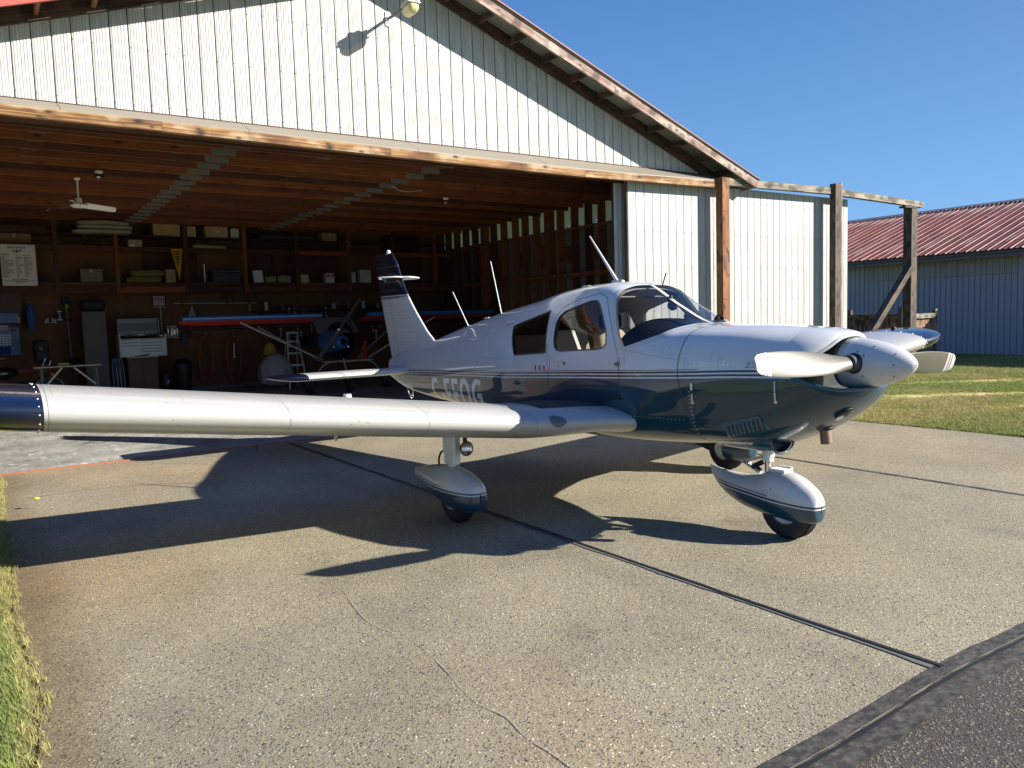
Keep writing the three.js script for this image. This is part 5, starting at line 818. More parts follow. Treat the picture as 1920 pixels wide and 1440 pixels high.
carton(7.60, 7.82, SHELF.low, 0.24, 19.72, [0.52, 0.5, 0.44], 'white carton with a red printed band on the lower shelf', 0.2, (b, w, h, dep) => mesh('print_band', box(w - 0.02, 0.07, 0.002, 0, h - 0.06, dep / 2 + 0.002), C(0.4, 0.05, 0.05), b));
carton(8.55, 8.86, SHELF.low, 0.33, 19.75, [0.4, 0.42, 0.4], 'pale grey carton near the right end of the lower shelf', 0.25);
carton(8.30, 8.42, SHELF.low, 0.27, 19.74, [0.5, 0.48, 0.42], 'slim white carton next to the shelf post at the right end', 0.2);
carton(7.58, 7.97, SHELF.top, 0.20, 19.85, [0.28, 0.19, 0.1], 'low brown carton alone in the dark on the right of the top shelf', 0.3);
carton(0.55, 1.15, SHELF.mid, 0.24, 20.0, [0.24, 0.12, 0.06], 'reddish brown carton on the middle shelf above the printed poster', 0.25);
function cloth(name, label, cat, x0, x1, y, h, d, dep, col, seed, folds = 3) { // folded fabric lying on a shelf
  const o = thing(name, label, cat, [(x0 + x1) / 2, y, -d]), w = x1 - x0;
  for (let k = 0; k < folds; k++) { const hh = h / folds, dx = RR(-0.04, 0.04); const g = new THREE.SphereGeometry(0.5, 40, 18), p = g.attributes.position; for (let i = 0; i < p.count; i++) { let x = p.getX(i), yy = p.getY(i), z = p.getZ(i); const sg = q => Math.sign(q) * Math.pow(Math.abs(q * 2), 0.4) / 2; x = sg(x); yy = sg(yy); z = sg(z); p.setXYZ(i, x * w * (1 - 0.06 * k) + dx, (yy + 0.5) * hh * (1 + 0.35 * (fbm(x * 6 + k * 7, z * 5, seed) - 0.5)) + k * hh * 0.96 + 0.03 * (fbm(x * 3, k, seed + 4) - 0.5), z * dep); } g.computeVertexNormals(); mesh('fold', g, C(...col, { roughness: 0.95 }), o); }
  return o;
}
cloth('canvas_cover', 'folded pale canvas cover on the top shelf near the ceiling fan', 'cover', 1.93, 3.12, SHELF.top, 0.29, 19.72, 0.5, [0.30, 0.28, 0.20], 3, 3);
cloth('cloth', 'thin pale cloth laid flat on the middle shelf', 'cloth', 4.36, 5.15, SHELF.mid, 0.09, 19.8, 0.35, [0.28, 0.25, 0.15], 9, 1);
cloth('tarpaulin', 'crumpled dull yellow tarpaulin on the lower shelf left of the pennant', 'tarpaulin', 2.95, 3.72, SHELF.low, 0.30, 19.85, 0.4, [0.14, 0.12, 0.03], 19, 2);
cloth('sack', 'slumped olive sack on the lower shelf beside the tilted book', 'sack', 6.05, 6.33, SHELF.low, 0.17, 19.8, 0.25, [0.26, 0.24, 0.14], 29, 1);
cloth('sack', 'wider olive sack on the lower shelf against the post', 'sack', 6.40, 6.76, SHELF.low, 0.19, 19.82, 0.25, [0.25, 0.23, 0.13], 39, 1);
{ const f = thing('picture_frame', 'small black and white framed picture at the end of the top shelf', 'picture', [5.39, SHELF.top, -19.75]); mesh('frame', [box(0.19, 0.02, 0.02, 0, 0.01, 0), box(0.19, 0.02, 0.02, 0, 0.225, 0), box(0.02, 0.235, 0.02, -0.085, 0.117, 0), box(0.02, 0.235, 0.02, 0.085, 0.117, 0)], C(0.55, 0.55, 0.52), f); mesh('print', box(0.155, 0.2, 0.006, 0, 0.117, 0), std({ map: canvasTex(64, 80, (g) => { g.fillStyle = '#b9b9b4'; g.fillRect(0, 0, 64, 80); g.fillStyle = '#22242a'; g.fillRect(8, 10, 48, 28); g.fillRect(14, 52, 34, 20); }) }), f); }
{ // pennant
  const f = thing('pennant', 'yellow triangular pennant with black lettering hanging point down from the shelf', 'pennant', [4.01, 3.345, -19.61]);
  const s = new THREE.Shape([[-0.125, 0], [0.125, 0], [0.03, -0.71]].map(p => new THREE.Vector2(...p))), g = new THREE.ExtrudeGeometry(s, { depth: 0.004, bevelEnabled: false }), uv = g.attributes.uv, p = g.attributes.position; for (let i = 0; i < uv.count; i++) uv.setXY(i, p.getX(i) / 0.25 + 0.5, 1 + p.getY(i) / 0.71);
  const t = canvasTex(128, 256, (c, w, h) => { c.fillStyle = '#c98d1c'; c.fillRect(0, 0, w, h); c.fillStyle = '#17120a'; for (const [y, a, hh] of [[16, 0.36, 9], [36, 0.33, 9], [56, 0.3, 8], [74, 0.27, 8], [92, 0.25, 7], [108, 0.22, 7], [124, 0.18, 6], [146, 0.10, 5]]) c.fillRect(w * (0.5 - a) + y * 0.08, y, w * a * 2 - y * 0.08, hh); c.fillRect(w * 0.51, 8, 5, 130); });
  mesh('felt', g, std({ map: t, roughness: 0.95 }), f); mesh('cord', rod([-0.135, 0.005, 0], [0.135, 0.005, 0], 0.006, 6), C(0.4, 0.25, 0.06), f);
}
{ const c = thing('candlestick', 'white candle in a pale turned candlestick on the lower shelf', 'candlestick', [4.615, SHELF.low, -19.68]); mesh('holder', lathe([[0.001, 0], [0.04, 0], [0.042, 0.015], [0.018, 0.03], [0.015, 0.06], [0.03, 0.08], [0.018, 0.1], [0.036, 0.14], [0.04, 0.16], [0.001, 0.16]], 20), C(0.45, 0.45, 0.4), c); mesh('candle', cyl(0.013, 0.014, 0.28, 14).translate(0, 0.30, 0), C(0.75, 0.74, 0.68), c); mesh('wick', cyl(0.002, 0.002, 0.03, 6).translate(0, 0.455, 0), M.black, c); }
{ const c = thing('storage_tote', 'dark grey plastic tote with lid on the lower shelf beside the candlestick', 'tote', [5.12, SHELF.low, -19.85]); mesh('tub', [rbox(0.66, 0.25, 0.4, 0.03, 0, 0.125, 0)], C(0.03, 0.045, 0.05), c); mesh('lid', rbox(0.72, 0.045, 0.44, 0.015, 0, 0.272, 0), C(0.05, 0.065, 0.07), c); for (const x of [-0.18, 0.02, 0.2]) mesh('rib', box(0.03, 0.2, 0.012, x, 0.12, 0.204), C(0.04, 0.055, 0.06), c); }
{ const c = thing('book', 'white and blue book leaning on the lower shelf', 'book', [5.89, SHELF.low, -19.68]); c.rotation.set(-0.1, 0, 0.08); mesh('cover', box(0.23, 0.30, 0.03, 0, 0.152, 0), std({ map: canvasTex(64, 80, (g) => { g.fillStyle = '#c8ccd0'; g.fillRect(0, 0, 64, 80); g.fillStyle = '#1d4f96'; g.fillRect(2, 22, 60, 24); g.fillStyle = '#5a4634'; g.fillRect(16, 54, 46, 24); g.fillStyle = '#dadde0'; g.fillRect(6, 62, 9, 9); g.fillRect(5, 28, 5, 3); g.fillRect(5, 36, 5, 3); }) }), c); mesh('pages', box(0.22, 0.285, 0.024, 0.004, 0.15, -0.004), C(0.6, 0.58, 0.5), c); }
{ // printed poster on the shelf front
  const c = thing('poster', 'large white printed poster with blue heading fixed to the shelf front', 'poster', [0.87, 2.94, -19.58]);
  const t = canvasTex(512, 700, (g, w, h) => {
    g.fillStyle = '#d2cdc2'; g.fillRect(0, 0, w, h); g.fillStyle = '#1a2c52'; g.textAlign = 'center'; g.save(); g.translate(w * 0.47, 68); g.scale(1.35, 1); g.font = 'bold 46px sans-serif'; g.fillText('MOONEY', 0, 0); g.restore();
    const cx = w * 0.47; g.beginPath(); g.moveTo(cx, 82); g.lineTo(cx + 30, 142); g.lineTo(cx + 10, 128); g.lineTo(cx, 142); g.lineTo(cx - 10, 128); g.lineTo(cx - 30, 142); g.fill();
    for (const s of [-1, 1]) { g.beginPath(); g.moveTo(cx + s * 22, 96); g.quadraticCurveTo(cx + s * 50, 98, cx + s * 72, 88); g.quadraticCurveTo(cx + s * 60, 118, cx + s * 30, 124); g.fill(); }
    const r = rng(6); g.fillStyle = '#4a4a48'; for (let i = 0; i < 21; i++) { const y = 156 + i * 19.5; g.fillRect(14, y, (i === 0 ? 110 : 40 + 150 * r()), 8); if (i) { g.fillRect(218, y, 20 + 90 * r(), 7); g.fillRect(334, y, 20 + 110 * r(), 7); } }
    g.fillRect(140, 584, 236, 11); g.fillRect(44, 612, 440, 8); g.fillRect(150, 628, 210, 8); g.fillRect(200, 648, 90, 8);
  });
  mesh('sheet', box(0.63, 0.86, 0.006), std({ map: t, roughness: 0.9 }), c).geometry = (() => { const g = new THREE.BoxGeometry(0.63, 0.86, 0.006); return g; })();
  for (const [x, y] of [[0.29, 0.41], [-0.29, 0.41], [0.29, -0.41], [-0.29, -0.41]]) mesh('pin', new THREE.SphereGeometry(0.008, 8, 6).translate(x, y, 0.005), M.steel, c);
}
{ // ceiling fan and bulb sockets
  const f = thing('ceiling_fan', 'white ceiling fan with long rod hanging below the joists', 'ceiling fan', [1.5, 3.925, -14.2]);
  mesh('canopy', lathe([[0.001, 0], [0.05, 0], [0.045, -0.03], [0.015, -0.045]], 20), M.whiteMat, f); mesh('rod', rod([0, -0.03, 0], [0, -0.36, 0], 0.013, 10), M.whiteMat, f); mesh('motor', [cyl(0.045, 0.05, 0.08, 24).translate(0, -0.36, 0), lathe([[0.001, -0.47], [0.08, -0.465], [0.12, -0.44], [0.13, -0.42], [0.05, -0.40]], 28)], M.whiteMat, f);
  for (const a of [0.25, 2.35, 4.5]) { const g = surf((u, v) => v3(lerp(0.08, 0.56, u), -0.42 + 0.02 * (v - 0.5) - 0.035 * u + (v - 0.5) * 0.05 * (1 - 0.4 * u), (v - 0.5) * lerp(0.09, 0.15, u) * (u > 0.9 ? Math.sqrt(Math.max(0.02, 1 - ((u - 0.9) / 0.1) ** 2)) : 1)), 0, 1, 24, 0, 1, 6, {}); g.rotateY(a); const q = g.clone().translate(0, -0.006, 0); mesh('blade', [g, q], M.whiteMat, f); }
  for (const [x, d, l] of [[1.72, 13.46, 'bulb holder with dark shade under the joists near the ceiling fan'], [7.86, 13.72, 'bulb holder with dark shade high in the right half of the ceiling']]) { const k = thing('ceiling_light', l, 'ceiling light', [x, 3.925, -d]); mesh('base', lathe([[0.001, 0], [0.06, 0], [0.055, -0.03], [0.03, -0.05]], 18), M.whiteMat, k); mesh('shade', lathe([[0.03, -0.05], [0.06, -0.07], [0.085, -0.1], [0.08, -0.1], [0.03, -0.06]], 18), M.black, k); mesh('bulb', new THREE.SphereGeometry(0.028, 14, 10).translate(-0.01, -0.085, 0), phy({ color: lin(0.7, 0.7, 0.68), roughness: 0.2 }), k); }
  const cb = thing('cable', 'loose white cable sagging from the ceiling joists', 'cable', [6.6, 3.9, -13.0]); mesh('cable_run', tube([[-0.25, 0.04, 0], [-0.1, -0.03, 0], [0.1, -0.04, 0], [0.32, -0.01, 0.05]], 0.006, 30, 6), C(0.5, 0.45, 0.38), cb);
}
{ // tool chest on a brown cupboard
  const c = thing('cupboard', 'brown two-door cupboard under the white tool chest', 'cupboard', [3.1, 0, -19.7]); mesh('carcass', box(0.62, 0.88, 0.5, 0, 0.44, 0), C(0.12, 0.055, 0.03), c); for (const s of [-1, 1]) mesh('door', box(0.295, 0.78, 0.02, s * 0.152, 0.42, 0.262), C(0.15, 0.07, 0.035), c); mesh('worktop', box(0.66, 0.03, 0.54, 0, 0.896, 0.01), C(0.4, 0.4, 0.38), c);
  const t = thing('tool_chest', 'white steel tool chest with raised lid, full of tools', 'tool chest', [3.14, 0.912, -19.7]); const w = 0.93, h = 0.40, wm = C(0.62, 0.64, 0.64, { roughness: 0.4 });
  mesh('case', [box(w, h, 0.44, 0, h / 2, 0)], wm, t); mesh('side_rail', [box(0.03, h + 0.1, 0.46, -w / 2 - 0.012, h / 2 + 0.045, 0)], C(0.6, 0.56, 0.45), t); mesh('side_rail', [box(0.03, h + 0.1, 0.46, w / 2 + 0.012, h / 2 + 0.045, 0)], C(0.6, 0.56, 0.45), t);
  const dr = (x, y, ww, hh) => { const d = grp('drawer', t, [x, y, 0.225]); mesh('drawer_front', rbox(ww, hh, 0.014, 0.004), wm, d); mesh('drawer_pull', box(ww * 0.9, 0.012, 0.012, 0, hh / 2 - 0.008, 0.009), C(0.1, 0.1, 0.11), d); };
  dr(-0.28, 0.36, 0.33, 0.062); dr(-0.28, 0.29, 0.33, 0.062); dr(-0.28, 0.13, 0.33, 0.245); for (let i = 0; i < 4; i++) dr(0.18, 0.355 - i * 0.072, 0.53, 0.064); dr(0.18, 0.06, 0.53, 0.10);
  const li = grp('lid', t, [-0.02, h + 0.06, -0.2]); mesh('lid_panel', [box(0.87, 0.38, 0.02, 0, 0.2, -0.02), box(0.87, 0.02, 0.12, 0, 0.385, 0.03), box(0.02, 0.38, 0.12, -0.43, 0.2, 0.03), box(0.02, 0.38, 0.12, 0.43, 0.2, 0.03)], C(0.22, 0.26, 0.26, { roughness: 0.4 }), li); mesh('lid_shelf', box(0.8, 0.18, 0.03, 0, 0.2, 0.0), C(0.16, 0.19, 0.20), li);
  const r = rng(9); for (let i = 0; i < 22; i++) { const x = -0.4 + 0.8 * r(), l = 0.06 + 0.12 * r(); mesh('tool', beam([x, h + 0.05 + 0.03 * r(), 0.15 - 0.3 * r()], [x + l, h + 0.05 + 0.05 * r(), 0.1 - 0.2 * r()], 0.02, 0.02), r() > 0.5 ? M.steel : r() > 0.6 ? C(0.4, 0.3, 0.05) : M.black, t); }
  mesh('pry_bar', beam([-0.2, -0.005, 0.26], [0.1, 0.03, 0.26], 0.02, 0.03), M.black, t);
}
{ const c = thing('louvred_cabinet', 'tall grey-brown cabinet with louvred doors against the back wall', 'cabinet', [2.18, 0, -19.7]); const m = C(0.12, 0.105, 0.095); mesh('carcass', box(0.46, 1.94, 0.5, 0, 0.97, 0), m, c); for (const [y, h] of [[1.6, 0.62], [0.64, 1.2]]) { const d = grp('door', c, [0.01, y, 0.26]); mesh('door_frame', [box(0.05, h, 0.025, -0.19, 0, 0), box(0.05, h, 0.025, 0.19, 0, 0), box(0.33, 0.05, 0.025, 0, h / 2 - 0.025, 0), box(0.33, 0.05, 0.025, 0, -h / 2 + 0.025, 0)], m, d); for (let q = -h / 2 + 0.07; q < h / 2 - 0.06; q += 0.045) mesh('slat', box(0.33, 0.034, 0.008, 0, q, 0).rotateX(0), m, d); }
  const b = thing('duffel_bag', 'black duffel bag lying on top of the louvred cabinet', 'bag', [2.2, 1.945, -19.75]); mesh('bag_body', rbox(0.5, 0.26, 0.34, 0.1, 0, 0.13, 0, 5), C(0.012, 0.012, 0.013), b); mesh('strap', tube([[-0.15, 0.22, 0.1], [-0.1, 0.3, 0.1], [0.1, 0.3, 0.1], [0.15, 0.22, 0.1]], 0.01, 20, 6), C(0.02, 0.02, 0.02), b); }
{ const c = thing('string_trimmer', 'green and black string trimmer hanging upright on the back wall', 'trimmer', [1.74, 1.5, -20.12]); mesh('shaft', rod([0.02, -0.62, 0], [-0.02, 0.6, 0], 0.013, 10), C(0.35, 0.37, 0.34, { metalness: 0.4 }), c); mesh('power_head', [rbox(0.13, 0.16, 0.12, 0.03, -0.03, 0.68, 0)], C(0.015, 0.015, 0.016), c); mesh('motor_cover', rbox(0.09, 0.10, 0.125, 0.02, -0.01, 0.59, 0), C(0.12, 0.30, 0.02), c); mesh('grip', tube([[-0.1, 0.3, 0.02], [-0.03, 0.28, 0.08], [0.08, 0.29, 0.02]], 0.016, 20, 8), M.rubber, c); mesh('guard', lathe([[0.02, 0.1], [0.12, 0.05], [0.15, -0.03], [0.12, -0.05], [0.02, 0]], 20).translate(0.03, -0.66, 0.02), C(0.015, 0.015, 0.015), c); mesh('throttle', box(0.03, 0.14, 0.03, -0.01, 0.42, 0.02), C(0.1, 0.25, 0.02), c); }
{ const c = thing('saw_guard', 'grey half-round saw guard hanging on the back wall', 'saw guard', [1.4, 1.80, -20.15]); mesh('half_disc', new THREE.CylinderGeometry(0.12, 0.12, 0.05, 28, 1, false, -Math.PI / 2, Math.PI).rotateX(-Math.PI / 2).rotateZ(0).translate(0, -0.08, 0), C(0.34, 0.34, 0.33), c); mesh('hub', rbox(0.05, 0.12, 0.05, 0.02, 0, -0.02, 0.03), M.black, c); mesh('hook', rod([0, 0.05, 0], [0, 0.11, 0.03], 0.006, 6), M.black, c); }
{ const c = thing('blister_pack', 'black and white packaged tool hung beside the grey half-round guard', 'pack', [1.59, 1.88, -20.16]); mesh('card', box(0.13, 0.24, 0.01), C(0.02, 0.025, 0.05), c); mesh('print', [box(0.09, 0.03, 0.004, 0, 0.09, 0.008), box(0.02, 0.12, 0.004, 0, 0.0, 0.008), box(0.11, 0.035, 0.004, 0, -0.09, 0.008)], C(0.6, 0.6, 0.6), c); }
{ const c = thing('folding_chair_bag', 'blue bag hanging on the back wall near the left corner', 'bag', [1.03, 1.85, -20.05]); mesh('bag_body', new THREE.SphereGeometry(0.5, 20, 14).scale(0.17, 0.60, 0.14), C(0.02, 0.08, 0.28), c); mesh('strap', tube([[0, 0.28, 0], [-0.02, 0.4, -0.08], [0.02, 0.28, 0.02]], 0.008, 16, 6), C(0.3, 0.3, 0.3), c); }
{ const c = thing('backpack', 'dark backpack standing on the folding table at the left', 'backpack', [1.12, 0.86, -19.2]); mesh('bag_body', rbox(0.30, 0.5, 0.22, 0.09, 0, 0.26, 0, 4), C(0.015, 0.017, 0.018), c); mesh('pocket', rbox(0.2, 0.22, 0.06, 0.03, 0, 0.17, 0.12), C(0.02, 0.022, 0.025), c); mesh('logo_patch', box(0.05, 0.08, 0.004, 0, 0.32, 0.113), C(0.12, 0.16, 0.03), c); }
{ const c = thing('folding_table', 'low folding table with pale edge and splayed legs near the back wall', 'table', [1.42, 0, -17.3]); mesh('tabletop', [box(1.12, 0.03, 0.5, 0, 0.86, 0)], C(0.05, 0.09, 0.13), c); mesh('edge_strip', box(1.13, 0.018, 0.02, 0, 0.868, 0.255), C(0.40, 0.33, 0.2), c); for (const [a, b] of [[[0.1, 0.84, 0.15], [0.45, 0.5, 0.2]], [[-0.1, 0.84, 0.15], [-0.4, 0.5, 0.2]]]) mesh('brace', beam([a[0], a[1], a[2]], [b[0], b[1], b[2]], 0.03, 0.03), C(0.5, 0.42, 0.34), c); for (const x of [-0.45, 0.5]) for (const z of [-0.2, 0.2]) mesh('leg', rod([x, 0, z], [x * 0.95, 0.84, z], 0.014, 8), C(0.1, 0.14, 0.18), c);
  const y = thing('glove_box', 'yellow rag box lying on the folding table', 'box', [1.36, 0.876, -17.25]); mesh('box_body', rbox(0.19, 0.05, 0.12, 0.012, 0, 0.026, 0), C(0.45, 0.42, 0.04), y); mesh('slot', box(0.1, 0.004, 0.04, 0, 0.054, 0), M.black, y); }
{ const c = thing('wall_poster', 'blue calendar poster pinned low at the far left of the back wall', 'calendar', [0.53, 1.5, -19.62]); const t = canvasTex(128, 220, (g, w, h) => { g.fillStyle = '#5d7c98'; g.fillRect(0, 0, w, h); g.fillStyle = '#2b3540'; g.fillRect(0, 50, w, 24); g.fillStyle = '#b58f9c'; g.fillRect(20, 62, 60, 26); g.fillStyle = '#7d2b2b'; g.fillRect(90, 82, 26, 18); g.fillStyle = '#c7ccd2'; for (let i = 0; i < 6; i++) for (let j = 0; j < 5; j++) g.fillRect(6 + i * 14, 110 + j * 12, 10, 8); g.fillStyle = '#143f86'; g.fillRect(0, 172, 84, 48); g.fillStyle = '#0c2a5e'; for (let i = 0; i < 3; i++) for (let j = 0; j < 2; j++) g.fillRect(4 + i * 28, 178 + j * 20, 22, 14); }); mesh('sheet', new THREE.BoxGeometry(0.5, 0.88, 0.008), std({ map: t }), c); mesh('clip', box(0.04, 0.14, 0.012, 0.26, 0.3, 0), C(0.4, 0.33, 0.14), c); }
mesh('wall_cupboard', [box(1.2, 0.5, 0.3, 0.25, 2.15, -19.8)], C(0.07, 0.035, 0.03), hangar);
{ const c = thing('parking_sign', 'red and white sign behind a post on the back wall', 'sign', [3.64, 2.15, -20.1]); const t = canvasTex(128, 128, (g) => { g.fillStyle = '#b9b2b2'; g.fillRect(0, 0, 128, 128); g.fillStyle = '#8c1a26'; g.fillRect(6, 26, 116, 96); g.fillStyle = '#d7d0d0'; for (let i = 0; i < 5; i++) g.fillRect(16 + i * 22, 36, 10, 74); g.fillStyle = '#222'; for (let i = 0; i < 4; i++) g.fillRect(12 + i * 28, 8, 16, 8); }); mesh('sign_face', new THREE.BoxGeometry(0.24, 0.27, 0.006), std({ map: t }), c); mesh('pole', box(0.03, 1.0, 0.02, 0.02, -0.38, 0.02), C(0.30, 0.27, 0.24), c); }
{ const c = thing('tool_rack', 'wall rack crowded with hand tools right of the tool chest', 'rack', [3.9, 1.45, -20.1]); mesh('board', box(0.25, 0.28, 0.015), C(0.3, 0.27, 0.24), c); const r = rng(77); for (let i = 0; i < 9; i++) mesh('tool', box(0.015 + 0.02 * r(), 0.1 + 0.1 * r(), 0.02, -0.1 + i * 0.025, -0.03 + 0.05 * r(), 0.02), r() > 0.5 ? M.black : M.steel, c); mesh('tray', box(0.28, 0.015, 0.08, 0, -0.15, 0.03), C(0.4, 0.4, 0.38), c); }
{ const c = thing('cordless_drill', 'dark cordless drill hung below the red wing tip', 'drill', [4.29, 1.42, -20.1]); mesh('drill_body', [rbox(0.07, 0.13, 0.09, 0.02, 0, 0.03, 0), rbox(0.06, 0.1, 0.07, 0.02, 0.01, -0.08, 0)], M.black, c); mesh('chuck', cyl(0.02, 0.03, 0.07, 12).rotateX(1.57).translate(0, 0.06, 0.07), M.steel, c); const b = thing('spray_can_holder', 'small blue wall holder left of the hanging drill', 'holder', [4.14, 1.28, -20.12]); mesh('holder_body', rbox(0.1, 0.22, 0.07, 0.02), C(0.02, 0.05, 0.2), b); mesh('opening', box(0.06, 0.1, 0.01, 0, 0.03, 0.036), M.black, b); }
{ const c = thing('paper_sack', 'small white cone-shaped bag on the wall above the wing tip', 'bag', [4.36, 1.77, -20.05]); mesh('bag_body', new THREE.ConeGeometry(0.11, 0.3, 16).translate(0, 0.15, 0), C(0.32, 0.34, 0.36), c); mesh('tie', new THREE.TorusGeometry(0.03, 0.006, 6, 16).rotateX(1.57).translate(0, 0.23, 0), C(0.3, 0.2, 0.05), c); }
{ const c = thing('wall_rod', 'long pale rod resting on brackets along the back wall', 'rod', [4.9, 2.11, -20.02]); mesh('rod_run', rod([-0.95, 0, 0], [1.0, -0.02, 0], 0.014, 8), C(0.4, 0.37, 0.32), c); for (const x of [-0.75, 0.3, 0.85]) mesh('bracket', box(0.03, 0.3, 0.16, x, 0.12, -0.06), M.fir[0], c); }
for (const [x0, l] of [[4.62, 'orange air hose coiled in a long loop on the left hook'], [5.27, 'orange extension hose with metal fitting coiled on the right hook']]) { const c = thing('hose_coil', l, 'hose', [x0, 0.75, -20.08], 0); const r = rng(Math.round(x0 * 100)); for (let k = 0; k < 8; k++) { const w = 0.11 + 0.08 * r(), h0 = 0.60 - 0.05 * r(), h1 = 0.44 + 0.2 * r(), p = []; for (let i = 0; i < 14; i++) { const a = i / 14 * 6.2832; p.push([Math.cos(a) * w, Math.sin(a) > 0 ? Math.sin(a) * h0 : Math.sin(a) * h1, 0.02 + 0.05 * r()]); } mesh('loop', tube(p, 0.012, 60, 6, true), C(0.26, 0.05, 0.012), c); } mesh('hook', rod([0, 0.58, -0.08], [0, 0.62, 0.12], 0.012, 8), M.steel, c); if (x0 > 5) mesh('fitting', [rod([0, 0.05, 0.1], [0.01, 0.35, 0.1], 0.012, 8), cyl(0.02, 0.02, 0.06, 10).translate(0, 0.03, 0.1)], M.alu, c); }
for (const [x, w, h, d, l] of [[3.98, 0.20, 0.80, 19.6, 'tall black bin with domed lid by the back wall'], [3.58, 0.12, 0.55, 19.55, 'small black bin with white sticker beside the brown cupboard']]) { const c = thing('waste_bin', l, 'bin', [x, 0, -d]); mesh('bin_body', lathe([[0.001, 0], [w * 0.78, 0], [w * 0.98, h * 0.82], [w * 0.96, h * 0.82], [0.001, h * 0.8]], 28), C(0.010, 0.011, 0.012, { roughness: 0.5 }), c); mesh('lid', lathe([[w * 1.03, h * 0.82], [w * 1.03, h * 0.86], [w * 0.8, h * 0.95], [w * 0.4, h], [0.001, h]], 28), C(0.012, 0.012, 0.013, { roughness: 0.45 }), c); if (h < 0.6) mesh('sticker', box(0.06, 0.07, 0.004, 0.02, 0.3, w * 0.88), C(0.4, 0.45, 0.5), c); }
{ const c = thing('folding_chair', 'folded steel garden chairs leaning beside the brown cupboard', 'chair', [2.6, 0, -19.5]); for (let i = 0; i < 3; i++) { mesh('frame', tube([[-0.1 + i * 0.07, 0, 0.05 * i], [-0.1 + i * 0.07, 0.8, -0.1], [-0.06 + i * 0.07, 0.9, -0.12], [-0.04 + i * 0.07, 0.8, -0.08], [-0.03 + i * 0.07, 0, 0.1]], 0.011, 40, 8), C(0.35, 0.42, 0.5, { metalness: 0.5 }), c); } mesh('fabric_seat', box(0.2, 0.4, 0.04, 0, 0.6, -0.06), M.black, c); }
{ // covered heap, yellow bucket, ladder
  const c = thing('covered_engine', 'round bundle wrapped in a grey cloth cover on the hangar floor', 'covered bundle', [5.85, 0, -18.6]); const g = new THREE.SphereGeometry(0.5, 48, 36), p = g.attributes.position; for (let i = 0; i < p.count; i++) { const x = p.getX(i), y = p.getY(i), z = p.getZ(i), a = Math.atan2(z, x), k = 1 + 0.10 * Math.sin(a * 9 + 3 * fbm(x * 4, y * 4, 5)) * sstep(0.35, -0.3, y) + 0.06 * (fbm(a * 3, y * 5, 8) - 0.5); p.setXYZ(i, x * 0.80 * k, y < -0.3 ? 0.07 + (y + 0.5) * 0.5 : (y + 0.46) * 0.9, z * 0.7 * k); } g.computeVertexNormals(); mesh('cloth_cover', g, C(0.27, 0.28, 0.29, { roughness: 0.95 }), c); mesh('tie_cord', tube([[-0.05, 0.4, 0.33], [0.0, 0.32, 0.37], [0.02, 0.2, 0.36], [0.06, 0.1, 0.34]], 0.012, 20, 6), C(0.3, 0.31, 0.32), c);
  const b = thing('wheelbarrow_tub', 'yellow tub propped up behind the grey bundle', 'tub', [5.9, 0.72, -19.2]); mesh('tub_shell', new THREE.SphereGeometry(0.5, 24, 16, 0, 6.3, 0, 1.7).scale(0.28, 0.5, 0.16).translate(0, 0.12, 0), C(0.42, 0.28, 0.015), b); mesh('rim', tube([[-0.13, 0.1, 0.08], [-0.1, 0.3, 0.08], [0, 0.36, 0.08], [0.1, 0.3, 0.08], [0.13, 0.1, 0.08]], 0.012, 30, 8), C(0.5, 0.34, 0.02), b);
  const l = thing('step_ladder', 'aluminium step ladder standing open beside the grey bundle', 'ladder', [6.28, 0, -18.6]); const am = C(0.55, 0.56, 0.55, { roughness: 0.4, metalness: 0.4 }); for (const s of [-1, 1]) { mesh('rail', beam([s * 0.22, 0, 0.3], [s * 0.12, 1.32, 0], 0.025, 0.05), am, l); mesh('rear_rail', beam([s * 0.2, 0, -0.35], [s * 0.12, 1.28, -0.02], 0.02, 0.03), am, l); } for (const y of [0.28, 0.56, 0.84, 1.12]) mesh('step', box(0.44 - y * 0.15, 0.03, 0.075, 0, y, 0.3 * (1 - y / 1.32)), am, l); mesh('top_cap', box(0.28, 0.04, 0.12, 0, 1.33, 0), am, l);
}
